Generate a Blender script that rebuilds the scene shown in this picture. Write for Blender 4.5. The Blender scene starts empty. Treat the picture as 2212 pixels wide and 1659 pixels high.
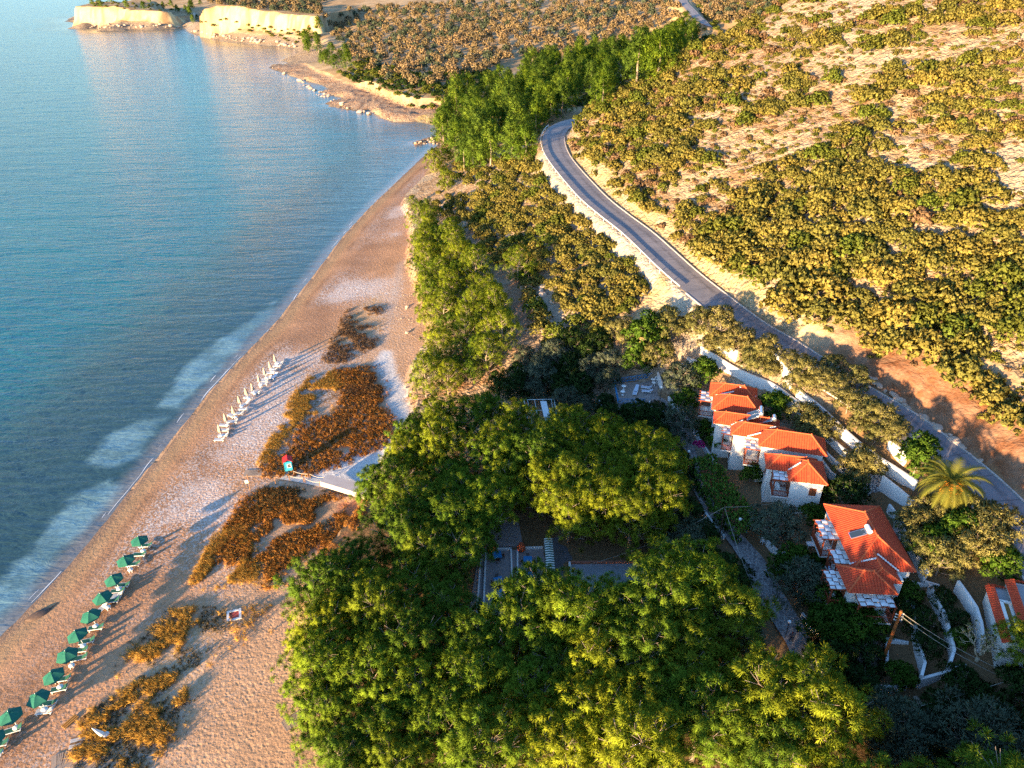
import bpy, bmesh, math, random
import numpy as np
from mathutils import Vector, Matrix, Euler
random.seed(7); RNG = np.random.default_rng(7)
scene = bpy.context.scene
COL = scene.collection
R = math.radians
# ------------------------------------------------------------------ camera geometry
FD, CX, CY = 1592.1, 1106.0, 829.5          # a 25 mm drone lens, photograph read on a 2212 px wide print
PITCH = R(30.0); CC, SS = math.cos(PITCH), math.sin(PITCH)
CAMZ = 75.0
def raydir(px, py):
    u = (px-CX)/FD; v = (py-CY)/FD
    return np.array([u, CC-v*SS, -SS-v*CC])
def at_z(px, py, z):
    d = raydir(px, py); t = (z-CAMZ)/d[2]
    return np.array([d[0]*t, d[1]*t, z])
def F2D(x, y): return x/1.79385, y/1.79385
def atF(x, y, z): return at_z(x/1.79385, y/1.79385, z)
def project(P):
    P = np.asarray(P, float)
    X, Y, Z = P[..., 0], P[..., 1], P[..., 2]-CAMZ
    zc = Y*CC-Z*SS; dn = -Y*SS-Z*CC
    zc = np.where(zc < .5, .5, zc)
    return CX+FD*X/zc, CY+FD*dn/zc
# ------------------------------------------------------------------ noise and polygon helpers
def vnoise(x, y, seed=0):
    xi = np.floor(x).astype(np.int64); yi = np.floor(y).astype(np.int64)
    fx = x-xi; fy = y-yi
    fx = fx*fx*(3-2*fx); fy = fy*fy*(3-2*fy)
    def h(a, b):
        n = (a*374761393+b*668265263+seed*1442695041) & 0x7fffffff
        n = ((n ^ (n >> 13))*1274126177) & 0x7fffffff
        return ((n ^ (n >> 16)) & 0xffff)/65535.0
    return (h(xi, yi)*(1-fx)+h(xi+1, yi)*fx)*(1-fy)+(h(xi, yi+1)*(1-fx)+h(xi+1, yi+1)*fx)*fy
def fbm(x, y, s, seed=0, o=4):
    t = 0; a = .5; n = 0
    for k in range(o):
        t = t+a*vnoise(x/s+k*17.3, y/s-k*9.1, seed+k); n += a; a *= .5; s *= .5
    return t/n-.5
def inpoly(x, y, poly):
    x = np.asarray(x, float); y = np.asarray(y, float)
    r = np.zeros(x.shape, bool); n = len(poly)
    for i in range(n):
        x1, y1 = poly[i][:2]; x2, y2 = poly[(i+1) % n][:2]
        if y1 == y2: continue
        c = ((y1 > y) != (y2 > y)) & (x < (x2-x1)*(y-y1)/(y2-y1)+x1)
        r ^= c
    return r
def dist_poly(x, y, pts, closed=False, z=False):
    """distance to a polyline, and the height carried by the nearest point of it"""
    best = np.full(x.shape, 1e9); bz = np.zeros(x.shape)
    n = len(pts)
    for i in range(n if closed else n-1):
        a = pts[i]; b = pts[(i+1) % n]
        dx, dy = b[0]-a[0], b[1]-a[1]; L = dx*dx+dy*dy+1e-9
        t = np.clip(((x-a[0])*dx+(y-a[1])*dy)/L, 0, 1)
        d = np.hypot(x-a[0]-t*dx, y-a[1]-t*dy)
        m = d < best
        best = np.where(m, d, best)
        if z: bz = np.where(m, a[2]+(b[2]-a[2])*t, bz)
    return (best, bz) if z else best
def smooth(a, lo, hi):
    t = np.clip((a-lo)/(hi-lo), 0, 1); return t*t*(3-2*t)
def spline(pts, step):
    P = [np.array(p, float) for p in pts]; out = []
    for i in range(len(P)-1):
        p0 = P[max(i-1, 0)]; p1 = P[i]; p2 = P[i+1]; p3 = P[min(i+2, len(P)-1)]
        n = max(1, int(np.linalg.norm(p2-p1)/step))
        for k in range(n):
            t = k/n
            out.append(.5*((2*p1)+(-p0+p2)*t+(2*p0-5*p1+4*p2-p3)*t*t+(-p0+3*p1-3*p2+p3)*t**3))
    out.append(P[-1]); return out
# ------------------------------------------------------------------ shoreline, road
SHORE_D = [(-260,1700),(-120,1520),(0,1378),(60,1318),(110,1265),(200,1165),(280,1062),(360,965),(450,850),(520,775),(600,692),(680,592),(740,512),(800,447),(860,390),(900,352),(928,326),
 (948,313),(925,308),(896,313),(890,308),(915,303),(942,296),(948,285),(940,270),(915,264),(880,262),(855,262),(830,256),(818,246),(800,239),(770,240),(740,234),(718,230),(706,223),(722,217),(742,214),(740,209),(706,204),(694,199),(715,193),(704,186),(688,180),(668,175),(648,169),(630,163),(618,158),(600,153),(583,146),(592,139),(615,141),(625,135),(612,131),(632,126),(640,120),(641,106),(620,103),(590,99),(560,96),(525,93),(490,90),(465,84),(440,80),(425,76),(408,70),(403,62),(392,60),(380,62),(350,64),(330,66),(300,65),(280,65),(250,67),(225,68),(208,69),(222,64),(212,60),(180,63),(150,62),(165,56),(170,50),(140,46),(150,42),(165,37)]
SHORE = [at_z(x, y, 0) for x, y in SHORE_D]
SHORE_W = [(p[0], p[1]) for p in SHORE]
LAND = [(-140, 0)] + SHORE_W + [(-640, 1300), (-640, 2500), (1200, 2500), (1200, 0)]
ROAD_D = [(1330,258,25),(1285,256,25.2),(1240,262,25.3),(1209,276,25.3),(1196,296,25),(1197,316,24.8),(1206,338,24.4),(1223,362,24),(1252,396,23.5),(1286,432,23),(1327,466,22.5),(1377,504,21.8),(1420,543,21),(1463,583,20.3),(1506,619,19.7),(1610,700,18.5),(1690,748,17.8),(1742,783,17.3),(1794,818,17),(1863,860,16.6),(1942,908,16.1),(2014,964,15.6),(2080,1018,15.3),(2139,1073,15),(2190,1128,14.7),(2235,1185,14.5),(2300,1280,14.2),(2420,1480,14)]
ROAD = spline([at_z(*p) for p in ROAD_D], 2.0)
FAR_ROAD = spline([at_z(x, y, z) for x, y, z in [(1480,-6,46),(1476,4,44),(1492,22,40),(1512,44,36),(1540,60,32),(1575,71,28),(1600,82,24)]], 4.0)
ROAD_HW = 3.5
# ------------------------------------------------------------------ terrain control points: (pixel, height)
CTRL = [(150,1600,1.9),(60,1650,1.2),(300,1500,2.4),(420,1250,2.4),(560,1000,2.4),(450,1060,1.8),(660,930,3.2),(770,780,3),(800,650,2.6),(720,700,2),(860,560,3),(890,440,3.5),(935,380,3.5),(240,1300,1.5),(350,1400,2.8),
 (650,1655,3.1),(520,1650,2.4),(680,1400,3.2),(750,1150,3.4),(620,1130,2.6),(880,900,3.6),(860,800,2.8),(920,650,5),(920,760,4.4),(960,560,6.5),(1000,450,8.5),(1060,700,9),(1040,600,9.5),(1100,500,14),(1150,420,19),(1120,340,19),(1040,340,11),(980,330,6),
 (1080,1250,4.3),(1180,1250,4.3),(1320,1280,4.6),(1100,1050,4.5),(1300,1050,5),(1180,930,4.6),(1050,850,5.2),(1160,760,9.5),(1250,650,14),(1330,560,18),(1300,750,10),(1420,760,12),(1450,680,16.5),
 (1660,1300,6),(1580,1130,6.3),(1480,930,7.3),(1390,850,8),(1250,820,7),(1700,1090,7.5),(1600,1000,7.5),(1790,1290,7.2),(1880,1330,7.5),(1960,1400,8.2),(2020,1400,9.2),(2080,1400,10.4),(2000,1600,5.6),(2150,1600,7.5),(1400,1650,3.8),(1000,1650,3.3),(1800,1600,5),(1800,1480,5.6),(1700,1420,5.4),
 (2170,1330,11.2),(1900,1080,10.5),(1960,1130,11.5),(2050,1200,12.8),(1560,770,13.5),(1700,850,13.4),(1850,970,13),(1640,880,11),(1780,1000,10.5)]
CTRL_W = [at_z(*p) for p in CTRL]
# the valley behind the road bend, the olive slope, the far headland
FARC = [(1000,300,5),(960,230,6),(1100,200,9),(1100,260,11),(1250,150,12),(1200,240,18),(1400,120,14),(1480,60,20),(1330,200,15),(900,190,9),(830,215,7),(860,240,5),(780,180,8),(720,150,6),(700,100,7),(800,140,8),(900,100,14),(1000,60,19),(1200,95,19),(1300,50,29),(1450,20,36),(1000,5,33),(1300,3,38),(700,22,22),(600,5,27),(850,30,24),(1150,30,29),(660,165,3),(645,110,4),(610,120,1.5)]
CTRL_W += [at_z(*p) for p in FARC]
CTRL_W += [np.array(p) for p in [(-100,1150,42),(150,1000,55),(300,900,75),(150,700,42),(-350,1300,36)]]
# hillside right of the road: rises from the road edge
for i in range(0, len(ROAD), 9):
    a = ROAD[max(i-1, 0)]; b = ROAD[min(i+1, len(ROAD)-1)]
    t = (b-a)[:2]; t = t/np.linalg.norm(t); n = np.array([-t[1], t[0]])
    if n[0] < 0 and ROAD[i][1] < 235: n = -n
    if ROAD[i][1] > 235: continue
    for d, dz in ((4, 1.0), (12, 5.8), (30, 15.5), (60, 31), (100, 50), (150, 72)):
        q = ROAD[i][:2]+n*d
        if q[1] > 232+.1*d: continue
        CTRL_W.append(np.array([q[0], q[1], ROAD[i][2]+dz]))
for q in [(20,252,28.5),(29,249,34.5),(42,246,42.5),(56,246,50),(70,247,55),(82,250,63),(100,248,74),(140,240,92),(30,268,25),(60,280,32),(90,282,46),(130,290,64),(40,300,15),(80,310,22),(130,330,44),(60,350,17),(100,400,28),(180,420,60),(20,300,13)]:
    CTRL_W.append(np.array(q, float))
for i, p in enumerate(SHORE):
    if p[1] < 420 or i % 2 == 0: CTRL_W.append(np.array([p[0], p[1], .15]))
for p in [(-75,40,1),(-40,40,2.3),(0,38,3.3),(30,30,4.5),(60,30,7),(90,30,12),(110,60,30)]: CTRL_W.append(np.array(p, float))
CW = np.array(CTRL_W)
def mq(r, c=5.0): return np.sqrt(r*r+c*c)
_d = np.hypot(CW[:, None, 0]-CW[None, :, 0], CW[:, None, 1]-CW[None, :, 1])
_A = mq(_d)-0.0; n_ = len(CW)
_M = np.zeros((n_+1, n_+1)); _M[:n_, :n_] = _A-np.eye(n_)*1.2; _M[n_, :n_] = 1; _M[:n_, n_] = 1
_w = np.linalg.solve(_M, np.concatenate([CW[:, 2], [0]]))
def rbf(x, y):
    out = np.empty(x.size); xf = x.ravel(); yf = y.ravel()
    for i in range(0, xf.size, 20000):
        r = np.hypot(xf[i:i+20000, None]-CW[None, :, 0], yf[i:i+20000, None]-CW[None, :, 1])
        out[i:i+20000] = mq(r)@_w[:n_]+_w[n_]
    return out.reshape(x.shape)
# ------------------------------------------------------------------ cliffs (plateau edges) and level terraces
def P2(lst, z): return [at_z(x, y, z) for x, y in lst]
def Pt(lst): return [np.array([0, 0, CAMZ])+raydir(x, y)*t for x, y, t in lst]   # points of a cliff top at a distance t
CLIFF_A = Pt([(163,14,925),(200,16,918),(240,13,915),(275,22,908),(310,23,906),(345,24,906),(378,28,912),(394,36,935)])
CLIFF_B = Pt([(428,36,800),(440,20,792),(470,12,790),(500,13,788),(540,22,778),(580,26,765),(620,31,752),(650,34,742),(690,37,728)])
def plateau(top, push): # polygon inland of the cliff line
    return [(p[0], p[1]) for p in top]+[(top[-1][0]+push[0], top[-1][1]+push[1]), (top[0][0]+push[2], top[0][1]+push[3])]
PLAT = [plateau(CLIFF_A, (40, 160, -20, 200)), plateau(CLIFF_B, (25, 120, 30, 160))]
SMALL_CLIFF = P2([(880,246),(905,241),(935,238),(958,236)], 7)
PADS = []   # (polygon in world, height, blend)
def pad(px, z, bl=.8): PADS.append(([tuple(at_z(x, y, z)[:2]) for x, y in px], z, bl))
pad([(1025,1190),(1220,1185),(1240,1330),(1010,1330)], 4.4)
pad([(1228,1215),(1420,1215),(1440,1320),(1225,1320)], 4.7)
pad([(1325,828),(1420,815),(1425,870),(1330,885)], 8.0, .5)
# ------------------------------------------------------------------ terrain grid
def axis(segs):
    out = []
    for a, b, st in segs: out += list(np.arange(a, b-1e-6, st))
    return np.array(out+[segs[-1][1]])
XS = axis([(-660,-220,3.2),(-220,-100,1.9),(-100,118,.8),(118,260,3.),(260,560,10)])
YS = axis([(36,205,.7),(205,400,1.5),(400,700,2.6),(700,1150,3.2),(1150,1500,12)])
GX, GY = np.meshgrid(XS, YS)
ISL = inpoly(GX, GY, LAND)
SD = dist_poly(GX, GY, SHORE_W)
Z = rbf(GX, GY)
n1 = fbm(GX, GY, 22, 3); n2 = fbm(GX, GY, 5, 11); n3 = fbm(GX, GY, 1.9, 5, 3)
RD, RZ = dist_poly(GX, GY, ROAD, z=True)
# land classes by where things are on the ground
def polyW(px, z): return [tuple(at_z(x, y, z)[:2]) for x, y in px]
BEACH_P = polyW([(-400,1750),(-260,1520),(-120,1340),(260,925),(520,652),(740,417),(900,306),(940,290),(975,318),(940,350),(910,390),(870,430),(885,470),(890,520),(880,560),(900,620),(925,680),(935,740),(890,800),(885,850),(900,890),(800,1040),(790,1100),(720,1180),(650,1290),(660,1400),(650,1500),(700,1600),(700,1750)], 1.8)
m_beach = inpoly(GX, GY, BEACH_P) & ISL
HILL = (RD > 2.5) & (((GX-np.interp(GY, [p[1] for p in ROAD][::-1], [p[0] for p in ROAD][::-1])) > 0) & (GY < 236) | (GX > 30+(GY-236)*.1) & (GY >= 236) & (GY < 275))
ROCKY_P = polyW([(950,318),(890,313),(900,296),(945,285),(945,265),(860,265),(720,235),(690,205),(620,160),(575,148),(600,120),(645,118),(640,128),(690,160),(760,185),(830,212),(890,235),(960,238),(965,300)], 2)
m_rock = inpoly(GX, GY, ROCKY_P) & ISL
Z = Z + n1*np.where(HILL, 3.2, np.where(m_beach, .25, .7)) + np.where(HILL, n2*1.6+n3*.7, np.where(m_beach, n2*.25+n3*.1, n2*.5))
# dunes: soft mounds at the back of the beach
DUNE_A = polyW([(705,745),(760,770),(830,780),(862,910),(800,960),(700,1000),(575,990),(555,960),(620,890),(640,840)], 3)
DUNE_B = polyW([(470,1130),(520,1060),(570,1035),(690,1055),(745,1085),(690,1160),(600,1230),(540,1255),(410,1255),(430,1190)], 3)
DUNE_C = polyW([(390,1300),(500,1320),(450,1400),(440,1480),(380,1540),(330,1700),(90,1700),(130,1600),(200,1500),(260,1430),(310,1360)], 2.6)
DUNE_D = polyW([(775,640),(830,615),(835,700),(800,745),(690,740),(720,700)], 2.6)
def soft(poly, w):
    d = dist_poly(GX, GY, poly, True); i = inpoly(GX, GY, poly)
    return smooth(np.where(i, d, -d), -w*.3, w)
sA, sB, sC, sD = soft(DUNE_A, 5), soft(DUNE_B, 5), soft(DUNE_C, 4), soft(DUNE_D, 3)
Z += np.maximum.reduce([sA*1.7, sB*1.6, sC*.9, sD*.8])*(1+1.2*n1)
# rocky shore ledges
ledge = np.floor((1.2+1.6*fbm(GX, GY, 9, 21)+.9*n2)*2.2)/2.2
Z = np.where(m_rock, np.minimum(Z, 3.2)*.55+np.clip(ledge, .1, 3)*.8+n3*.9, Z)
# plateaux
WOB = 11*fbm(GX, GY, 26, 31)+7*fbm(GX, GY, 8, 33, 2); WOB2 = 11*fbm(GX, GY, 26, 32)+7*fbm(GX, GY, 8, 34, 2)
CLIFFM = np.zeros(GX.shape)
for pl, top in zip(PLAT, (CLIFF_A, CLIFF_B)):
    i = inpoly(GX+WOB, GY+WOB2, pl); d = dist_poly(GX+WOB, GY+WOB2, pl[:len(top)])
    sd = np.where(i, d, -d)
    near, ntop = dist_poly(GX, GY, top, z=True)
    shelf = np.clip(.2+SD*.36, 0, ntop*.42)+n2*2.2+n1*2
    zt = ntop+.04*np.clip(sd, 0, 200)+n1*2
    prof = smooth(sd, -5.5, 1.5)+.25*fbm(GX, GY, 12, 77)*np.exp(-(sd/6)**2)
    blend = 1-smooth(near, 60, 150)
    tgt = np.where(sd > 1.5, zt, shelf+(zt-shelf)*np.clip(prof, 0, 1))
    Z = np.where(ISL & ((sd > -30) | (SD < 45)) & (near < 150), Z*(1-blend)+tgt*blend, Z)
    CLIFFM = np.maximum(CLIFFM, np.where((sd > -7) & (sd < 3.2) & (near < 12), 1., 0.))
d = dist_poly(GX, GY, [(p[0], p[1]) for p in SMALL_CLIFF])
# road bench with a cut bank above it and a fill slope below it
k = 1-smooth(RD, ROAD_HW+.6, ROAD_HW+3.2)
Z = Z*(1-k)+(RZ-.16)*k
FRD, FRZ = dist_poly(GX, GY, FAR_ROAD, z=True)
k = 1-smooth(FRD, 5, 12); Z = Z*(1-k)+(FRZ-.3)*k
for pl, z, bl in PADS:
    i = inpoly(GX, GY, pl); dd = dist_poly(GX, GY, pl, True)
    k = smooth(np.where(i, dd, -dd), -bl, 0); Z = Z*(1-k)+z*k
# beach profile and sea bed
prof = np.where(SD < 4, SD*.09, .36+(SD-4)*.055)
Z = np.where(m_beach, np.minimum(Z, prof+.05*n3), Z)
Z = np.where(ISL, np.maximum(Z, np.minimum(SD*.05, .35)), -np.minimum(SD*.05, 9))
def _bil(A):
    def f(x, y):
        x = np.asarray(x, float); y = np.asarray(y, float)
        i = np.clip(np.searchsorted(XS, x)-1, 0, len(XS)-2); j = np.clip(np.searchsorted(YS, y)-1, 0, len(YS)-2)
        fx = np.clip((x-XS[i])/(XS[i+1]-XS[i]), 0, 1); fy = np.clip((y-YS[j])/(YS[j+1]-YS[j]), 0, 1)
        return (A[j, i]*(1-fx)+A[j, i+1]*fx)*(1-fy)+(A[j+1, i]*(1-fx)+A[j+1, i+1]*fx)*fy
    return f
height = _bil(Z)
def on(px, py, lift=0.0):
    """the ground point seen at a pixel of the photograph (raised by lift)"""
    d = raydir(px, py); o = np.array([0, 0, CAMZ])
    ts = np.concatenate([np.arange(50, 400, .5), np.arange(400, 1500, 2.)])
    P = o+ts[:, None]*d
    h = height(P[:, 0], P[:, 1])+lift
    b = np.nonzero(P[:, 2] <= h)[0]
    if len(b) == 0: return P[-1]
    i = b[0]
    if i == 0: return P[0]
    a0 = P[i-1, 2]-h[i-1]; a1 = P[i, 2]-h[i]
    t = ts[i-1]+(ts[i]-ts[i-1])*a0/(a0-a1+1e-9)
    q = o+t*d; return np.array([q[0], q[1], float(height(q[0], q[1]))])
def onF(x, y, lift=0.): return on(x/1.79385, y/1.79385, lift)
# ------------------------------------------------------------------ materials
def mat(name, col=(.5, .5, .5), rough=.85, spec=.2, metal=0.):
    m = bpy.data.materials.new(name); m.use_nodes = True
    b = m.node_tree.nodes['Principled BSDF']
    b.inputs['Base Color'].default_value = (*col, 1); b.inputs['Roughness'].default_value = rough
    b.inputs['Specular IOR Level'].default_value = spec; b.inputs['Metallic'].default_value = metal
    return m
def nd(m, t, **kw):
    n = m.node_tree.nodes.new(t)
    for k, v in kw.items(): setattr(n, k, v)
    return n
def lk(m, a, b): m.node_tree.links.new(a, b)
def mixc(m, fac, a, b, mode='MIX'):
    n = nd(m, 'ShaderNodeMix', data_type='RGBA', blend_type=mode)
    for s, v in ((n.inputs[0], fac), (n.inputs[6], a), (n.inputs[7], b)):
        if hasattr(v, 'is_linked') or hasattr(v, 'links'): lk(m, v, s)
        elif isinstance(v, (int, float)): s.default_value = v
        else: s.default_value = (*v, 1)
    return n.outputs[2]
def noise(m, scale, detail=4, rough=.6, vec=None, dist=0.):
    n = nd(m, 'ShaderNodeTexNoise'); n.inputs['Scale'].default_value = scale; n.inputs['Detail'].default_value = detail
    n.inputs['Roughness'].default_value = rough; n.inputs['Distortion'].default_value = dist
    if vec is not None: lk(m, vec, n.inputs['Vector'])
    return n.outputs['Fac']
def ramp(m, fac, lo, hi, a=0., b=1.):
    n = nd(m, 'ShaderNodeMapRange'); n.inputs[1].default_value = lo; n.inputs[2].default_value = hi
    n.inputs[3].default_value = a; n.inputs[4].default_value = b; lk(m, fac, n.inputs[0]); return n.outputs[0]
def math_(m, op, a, b):
    n = nd(m, 'ShaderNodeMath', operation=op)
    for s, v in ((n.inputs[0], a), (n.inputs[1], b)):
        if isinstance(v, (int, float)): s.default_value = v
        else: lk(m, v, s)
    return n.outputs[0]
def bump(m, h, strength, dist):
    n = nd(m, 'ShaderNodeBump'); n.inputs['Strength'].default_value = strength; n.inputs['Distance'].default_value = dist
    lk(m, h, n.inputs['Height']); return n.outputs[0]
def objco(m): return nd(m, 'ShaderNodeTexCoord').outputs['Object']
def attr(m, name, out='Color'): return nd(m, 'ShaderNodeAttribute', attribute_name=name).outputs[out]
def bsdf(m): return m.node_tree.nodes['Principled BSDF']

def mottled(name, c1, c2, scale=1.5, rough=.85, bumpd=0., bscale=8., spec=.2):
    m = mat(name, c1, rough, spec); co = objco(m)
    f = ramp(m, noise(m, scale, 5, .65, co), .3, .7)
    c = mixc(m, f, c1, c2); lk(m, c, bsdf(m).inputs['Base Color'])
    if bumpd: lk(m, bump(m, noise(m, bscale, 5, .7, co), 1., bumpd), bsdf(m).inputs['Normal'])
    return m
# ground: vertex colours give which soil lies where; the shader adds grain, stones and pebbles
def ground_material():
    m = mat('ground_soil', (.4, .3, .2), .95, .1); co = objco(m)
    base = attr(m, 'soil'); msk = attr(m, 'masks')   # masks: R pebbles, G rocky, B footprints
    sep = nd(m, 'ShaderNodeSeparateColor'); lk(m, msk, sep.inputs[0])
    peb, rocky, foot = sep.outputs[0], sep.outputs[1], sep.outputs[2]
    big = ramp(m, noise(m, .11, 4, .6, co), .3, .7, .82, 1.15)
    fine = ramp(m, noise(m, 1.3, 6, .75, co), .25, .75, .72, 1.25)
    v = math_(m, 'MULTIPLY', big, fine)
    g = nd(m, 'ShaderNodeCombineColor'); [lk(m, v, g.inputs[i]) for i in range(3)]
    c = mixc(m, 1., base, g.outputs[0], 'MULTIPLY')
    # pebbles
    vo = nd(m, 'ShaderNodeTexVoronoi'); vo.inputs['Scale'].default_value = 4.; lk(m, co, vo.inputs['Vector'])
    pc = ramp(m, vo.outputs['Color'], .45, .8)
    pf = math_(m, 'MULTIPLY', pc, peb)
    c = mixc(m, pf, c, (.62, .58, .56))
    # stones and cracks on the rocky slope
    vr = nd(m, 'ShaderNodeTexVoronoi', feature='F1'); vr.inputs['Scale'].default_value = .9; lk(m, co, vr.inputs['Vector'])
    vr.inputs['Detail'].default_value = 2.; vr.inputs['Roughness'].default_value = .6
    rk = ramp(m, noise(m, .35, 5, .7, co), .42, .62)
    rf = math_(m, 'MULTIPLY', rk, rocky)
    c = mixc(m, math_(m, 'MULTIPLY', rf, .75), c, (.60, .49, .36))
    dk = math_(m, 'MULTIPLY', ramp(m, vr.outputs['Distance'], .45, .8), rocky)
    c = mixc(m, math_(m, 'MULTIPLY', dk, .45), c, (.12, .075, .04))
    lk(m, c, bsdf(m).inputs['Base Color'])
    h1 = math_(m, 'MULTIPLY', noise(m, 2.2, 5, .65, co), .14)
    hr = math_(m, 'MULTIPLY', math_(m, 'MULTIPLY', vr.outputs['Distance'], rocky), -.55)
    nf = nd(m, 'ShaderNodeTexVoronoi'); nf.inputs['Scale'].default_value = 2.3; nf.inputs['Randomness'].default_value = 1.; lk(m, mixc(m, .12, co, nd(m, 'ShaderNodeTexNoise').outputs['Color']), nf.inputs['Vector'])
    hf = math_(m, 'MULTIPLY', math_(m, 'MULTIPLY', ramp(m, nf.outputs['Distance'], 0., .5), foot), .05)
    h = math_(m, 'ADD', math_(m, 'ADD', h1, hr), hf)
    lk(m, bump(m, h, 1., 1.), bsdf(m).inputs['Normal'])
    return m
GROUND = ground_material()
# soil colours (linear)
def C(*a): return np.array(a, float)
soil = np.zeros(GX.shape+(3,)); msk = np.zeros(GX.shape+(3,))
def put(w, col):
    global soil
    w = np.clip(w, 0, 1)[..., None]; soil = soil*(1-w)+np.asarray(col)*w
soil[:] = C(.20, .12, .06)                                       # soil under the trees
FARM = (GY > 285)
put(smooth(GY, 270, 300)*1., C(.33, .22, .115))
put(smooth(n1+n2*.6, .0, .12)*smooth(GY, 300, 360), C(.42, .30, .17))
SLOPE = (~HILL) & (~m_beach) & (GY > 95) & (GY < 285)
put(SLOPE*1., C(.32, .20, .115))
put(smooth(n2, .0, .14)*SLOPE, C(.45, .36, .27))
put(HILL*1., C(.43, .30, .175))
put(smooth(n1+.5*n2, .02, .16)*HILL, C(.50, .39, .27))
put(smooth(-n1+.6*n2, .05, .2)*HILL, C(.38, .22, .11))
msk[..., 1] = HILL*1.+SLOPE*.75+m_rock*1.
# beach
put(m_beach*1., C(.44, .235, .125))
bb = SD+4*n1+2*n2
put(m_beach*smooth(-np.abs(bb-10), -7, 0)*.8, C(.30, .155, .085))
put(m_beach*smooth(n1+.3*n2, .05, .2)*smooth(SD, 7, 10)*(1-smooth(SD, 22, 30))*.75, C(.48, .36, .30))
put(m_beach*smooth(SD, 18, 30)*.8, C(.52, .31, .175))
put(m_beach*(1-smooth(SD+1.5*n1, 2.2, 4.6)), C(.36, .22, .12))
put(m_beach*(1-smooth(SD+.8*n2, .5, 1.4)), C(.27, .17, .11))
put(m_beach*smooth(-np.abs(SD+4*n1-4.9), -.9, 0)*smooth(n2+n1, -.1, .15)*.45, C(.16, .095, .06))
put(m_beach*smooth(-np.abs(SD+6*n1-7.6), -.9, 0)*smooth(n2+n1, -.05, .15)*.4, C(.18, .11, .07))
msk[..., 0] = m_beach*smooth(SD, 4, 7)*np.clip(.35+2.*n1, .08, 1)*(1-smooth(SD, 24, 32)*.75)
msk[..., 2] = m_beach*smooth(SD, 9, 14)
# white shingle streams behind the dunes
GRAV = polyW([(820,745),(848,748),(862,800),(888,850),(892,905),(850,950),(842,990),(800,1040),(770,1050),(690,1040),(640,1028),(690,1000),(740,990),(790,970),(825,945),(860,925),(830,870),(820,820),(800,780)], 2.8)
GRAV2 = polyW([(690,1045),(790,1062),(780,1010),(840,930),(700,985),(655,1025)], 2.8)
GRAV3 = polyW([(830,680),(850,560),(880,545),(870,620),(850,680),(830,745),(815,760)], 2.8)
sg = np.maximum(soft(GRAV, 1.5), soft(GRAV2, 1.5))
put(sg*smooth(n2+sg*.3, -.05, .1), C(.56, .53, .51)); put(soft(GRAV3, 2)*.6, C(.44, .35, .30))
msk[..., 0] = np.maximum(msk[..., 0], sg)
put(np.maximum.reduce([sA, sB*.95])*smooth(n1+n2*.5, -.15, .1), C(.23, .125, .06))
put(np.maximum(sD, sC)*.6, C(.42, .27, .13))
msk[..., 2] *= 1-np.maximum.reduce([sA, sB, sC, sg])
put(inpoly(GX, GY, polyW([(800,1070),(730,1075),(700,1150),(660,1190),(650,1290),(700,1210),(790,1110)], 3))*smooth(n2, -.1, .1)*.9, C(.40, .15, .07))
RED = polyW([(880,850),(960,840),(1060,830),(1160,740),(1170,640),(1110,600),(1080,700),(1090,780),(960,800),(890,800)], 6)
put(soft(RED, 3)*.7, C(.40, .17, .08))
# pale spoil below the road and the cut bank above it
lside = ~HILL & (GY > 118) & (GY < 225)
put(lside*(1-smooth(RD+3*n2, 6.5, 9.5))*1., C(.60, .50, .39))
tal = inpoly(GX, GY, polyW([(1440,600),(1450,660),(1380,700),(1330,690),(1380,640)], 18))
put(tal*.9, C(.56, .40, .19))
CUT = HILL & (RD < 16)
put(CUT*(1-smooth(RD+1.5*n2, 6.5, 8.5))*smooth(GY, 108, 120), C(.60, .46, .24))
put(CUT*(1-smooth(RD+4*n2, 9, 14))*(1-smooth(GY, 104, 118)), C(.23, .095, .045))
msk[..., 1] = np.where(CUT & (GY < 116), .25, msk[..., 1])
put((1-smooth(RD, ROAD_HW+.3, ROAD_HW+1.2))*HILL, C(.42, .26, .13))
put(m_rock*1., C(.50, .29, .18)); put(m_rock*(1-smooth(Z+n3*.6, .3, .9)), C(.17, .10, .06))
SC = soft(polyW([(872,262),(885,245),(935,238),(965,236),(960,262),(930,262)], 4), 2)
put(SC, C(.62, .44, .16))
put(CLIFFM, C(.62, .47, .24)); put(CLIFFM*smooth(n2, .03, .13), C(.45, .27, .13))
low = (SD < 40) & ISL & (GY > 640) & (CLIFFM < .5) & (Z < 7)
put(low*1., C(.42, .30, .20)); put(low*(1-smooth(Z, .2, 1)), C(.18, .12, .08)); msk[..., 1] = np.maximum(msk[..., 1], low*1.)
put(inpoly(GX, GY, polyW([(395,64),(408,72),(425,62),(432,52),(420,48)], 1))*1., C(.5, .42, .33))
OPEN = polyW([(1010,135),(1120,112),(1230,95),(1380,72),(1480,60),(1490,75),(1380,95),(1230,118),(1130,130)], 22)
put(soft(OPEN, 6)*smooth(n2, -.15, .05), C(.52, .36, .18))
put(~ISL*smooth(SD, .3, 2.5), C(.30, .26, .19)); put(~ISL*(1-smooth(SD, .3, 2.))*(GY < 420), C(.27, .17, .11))
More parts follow.
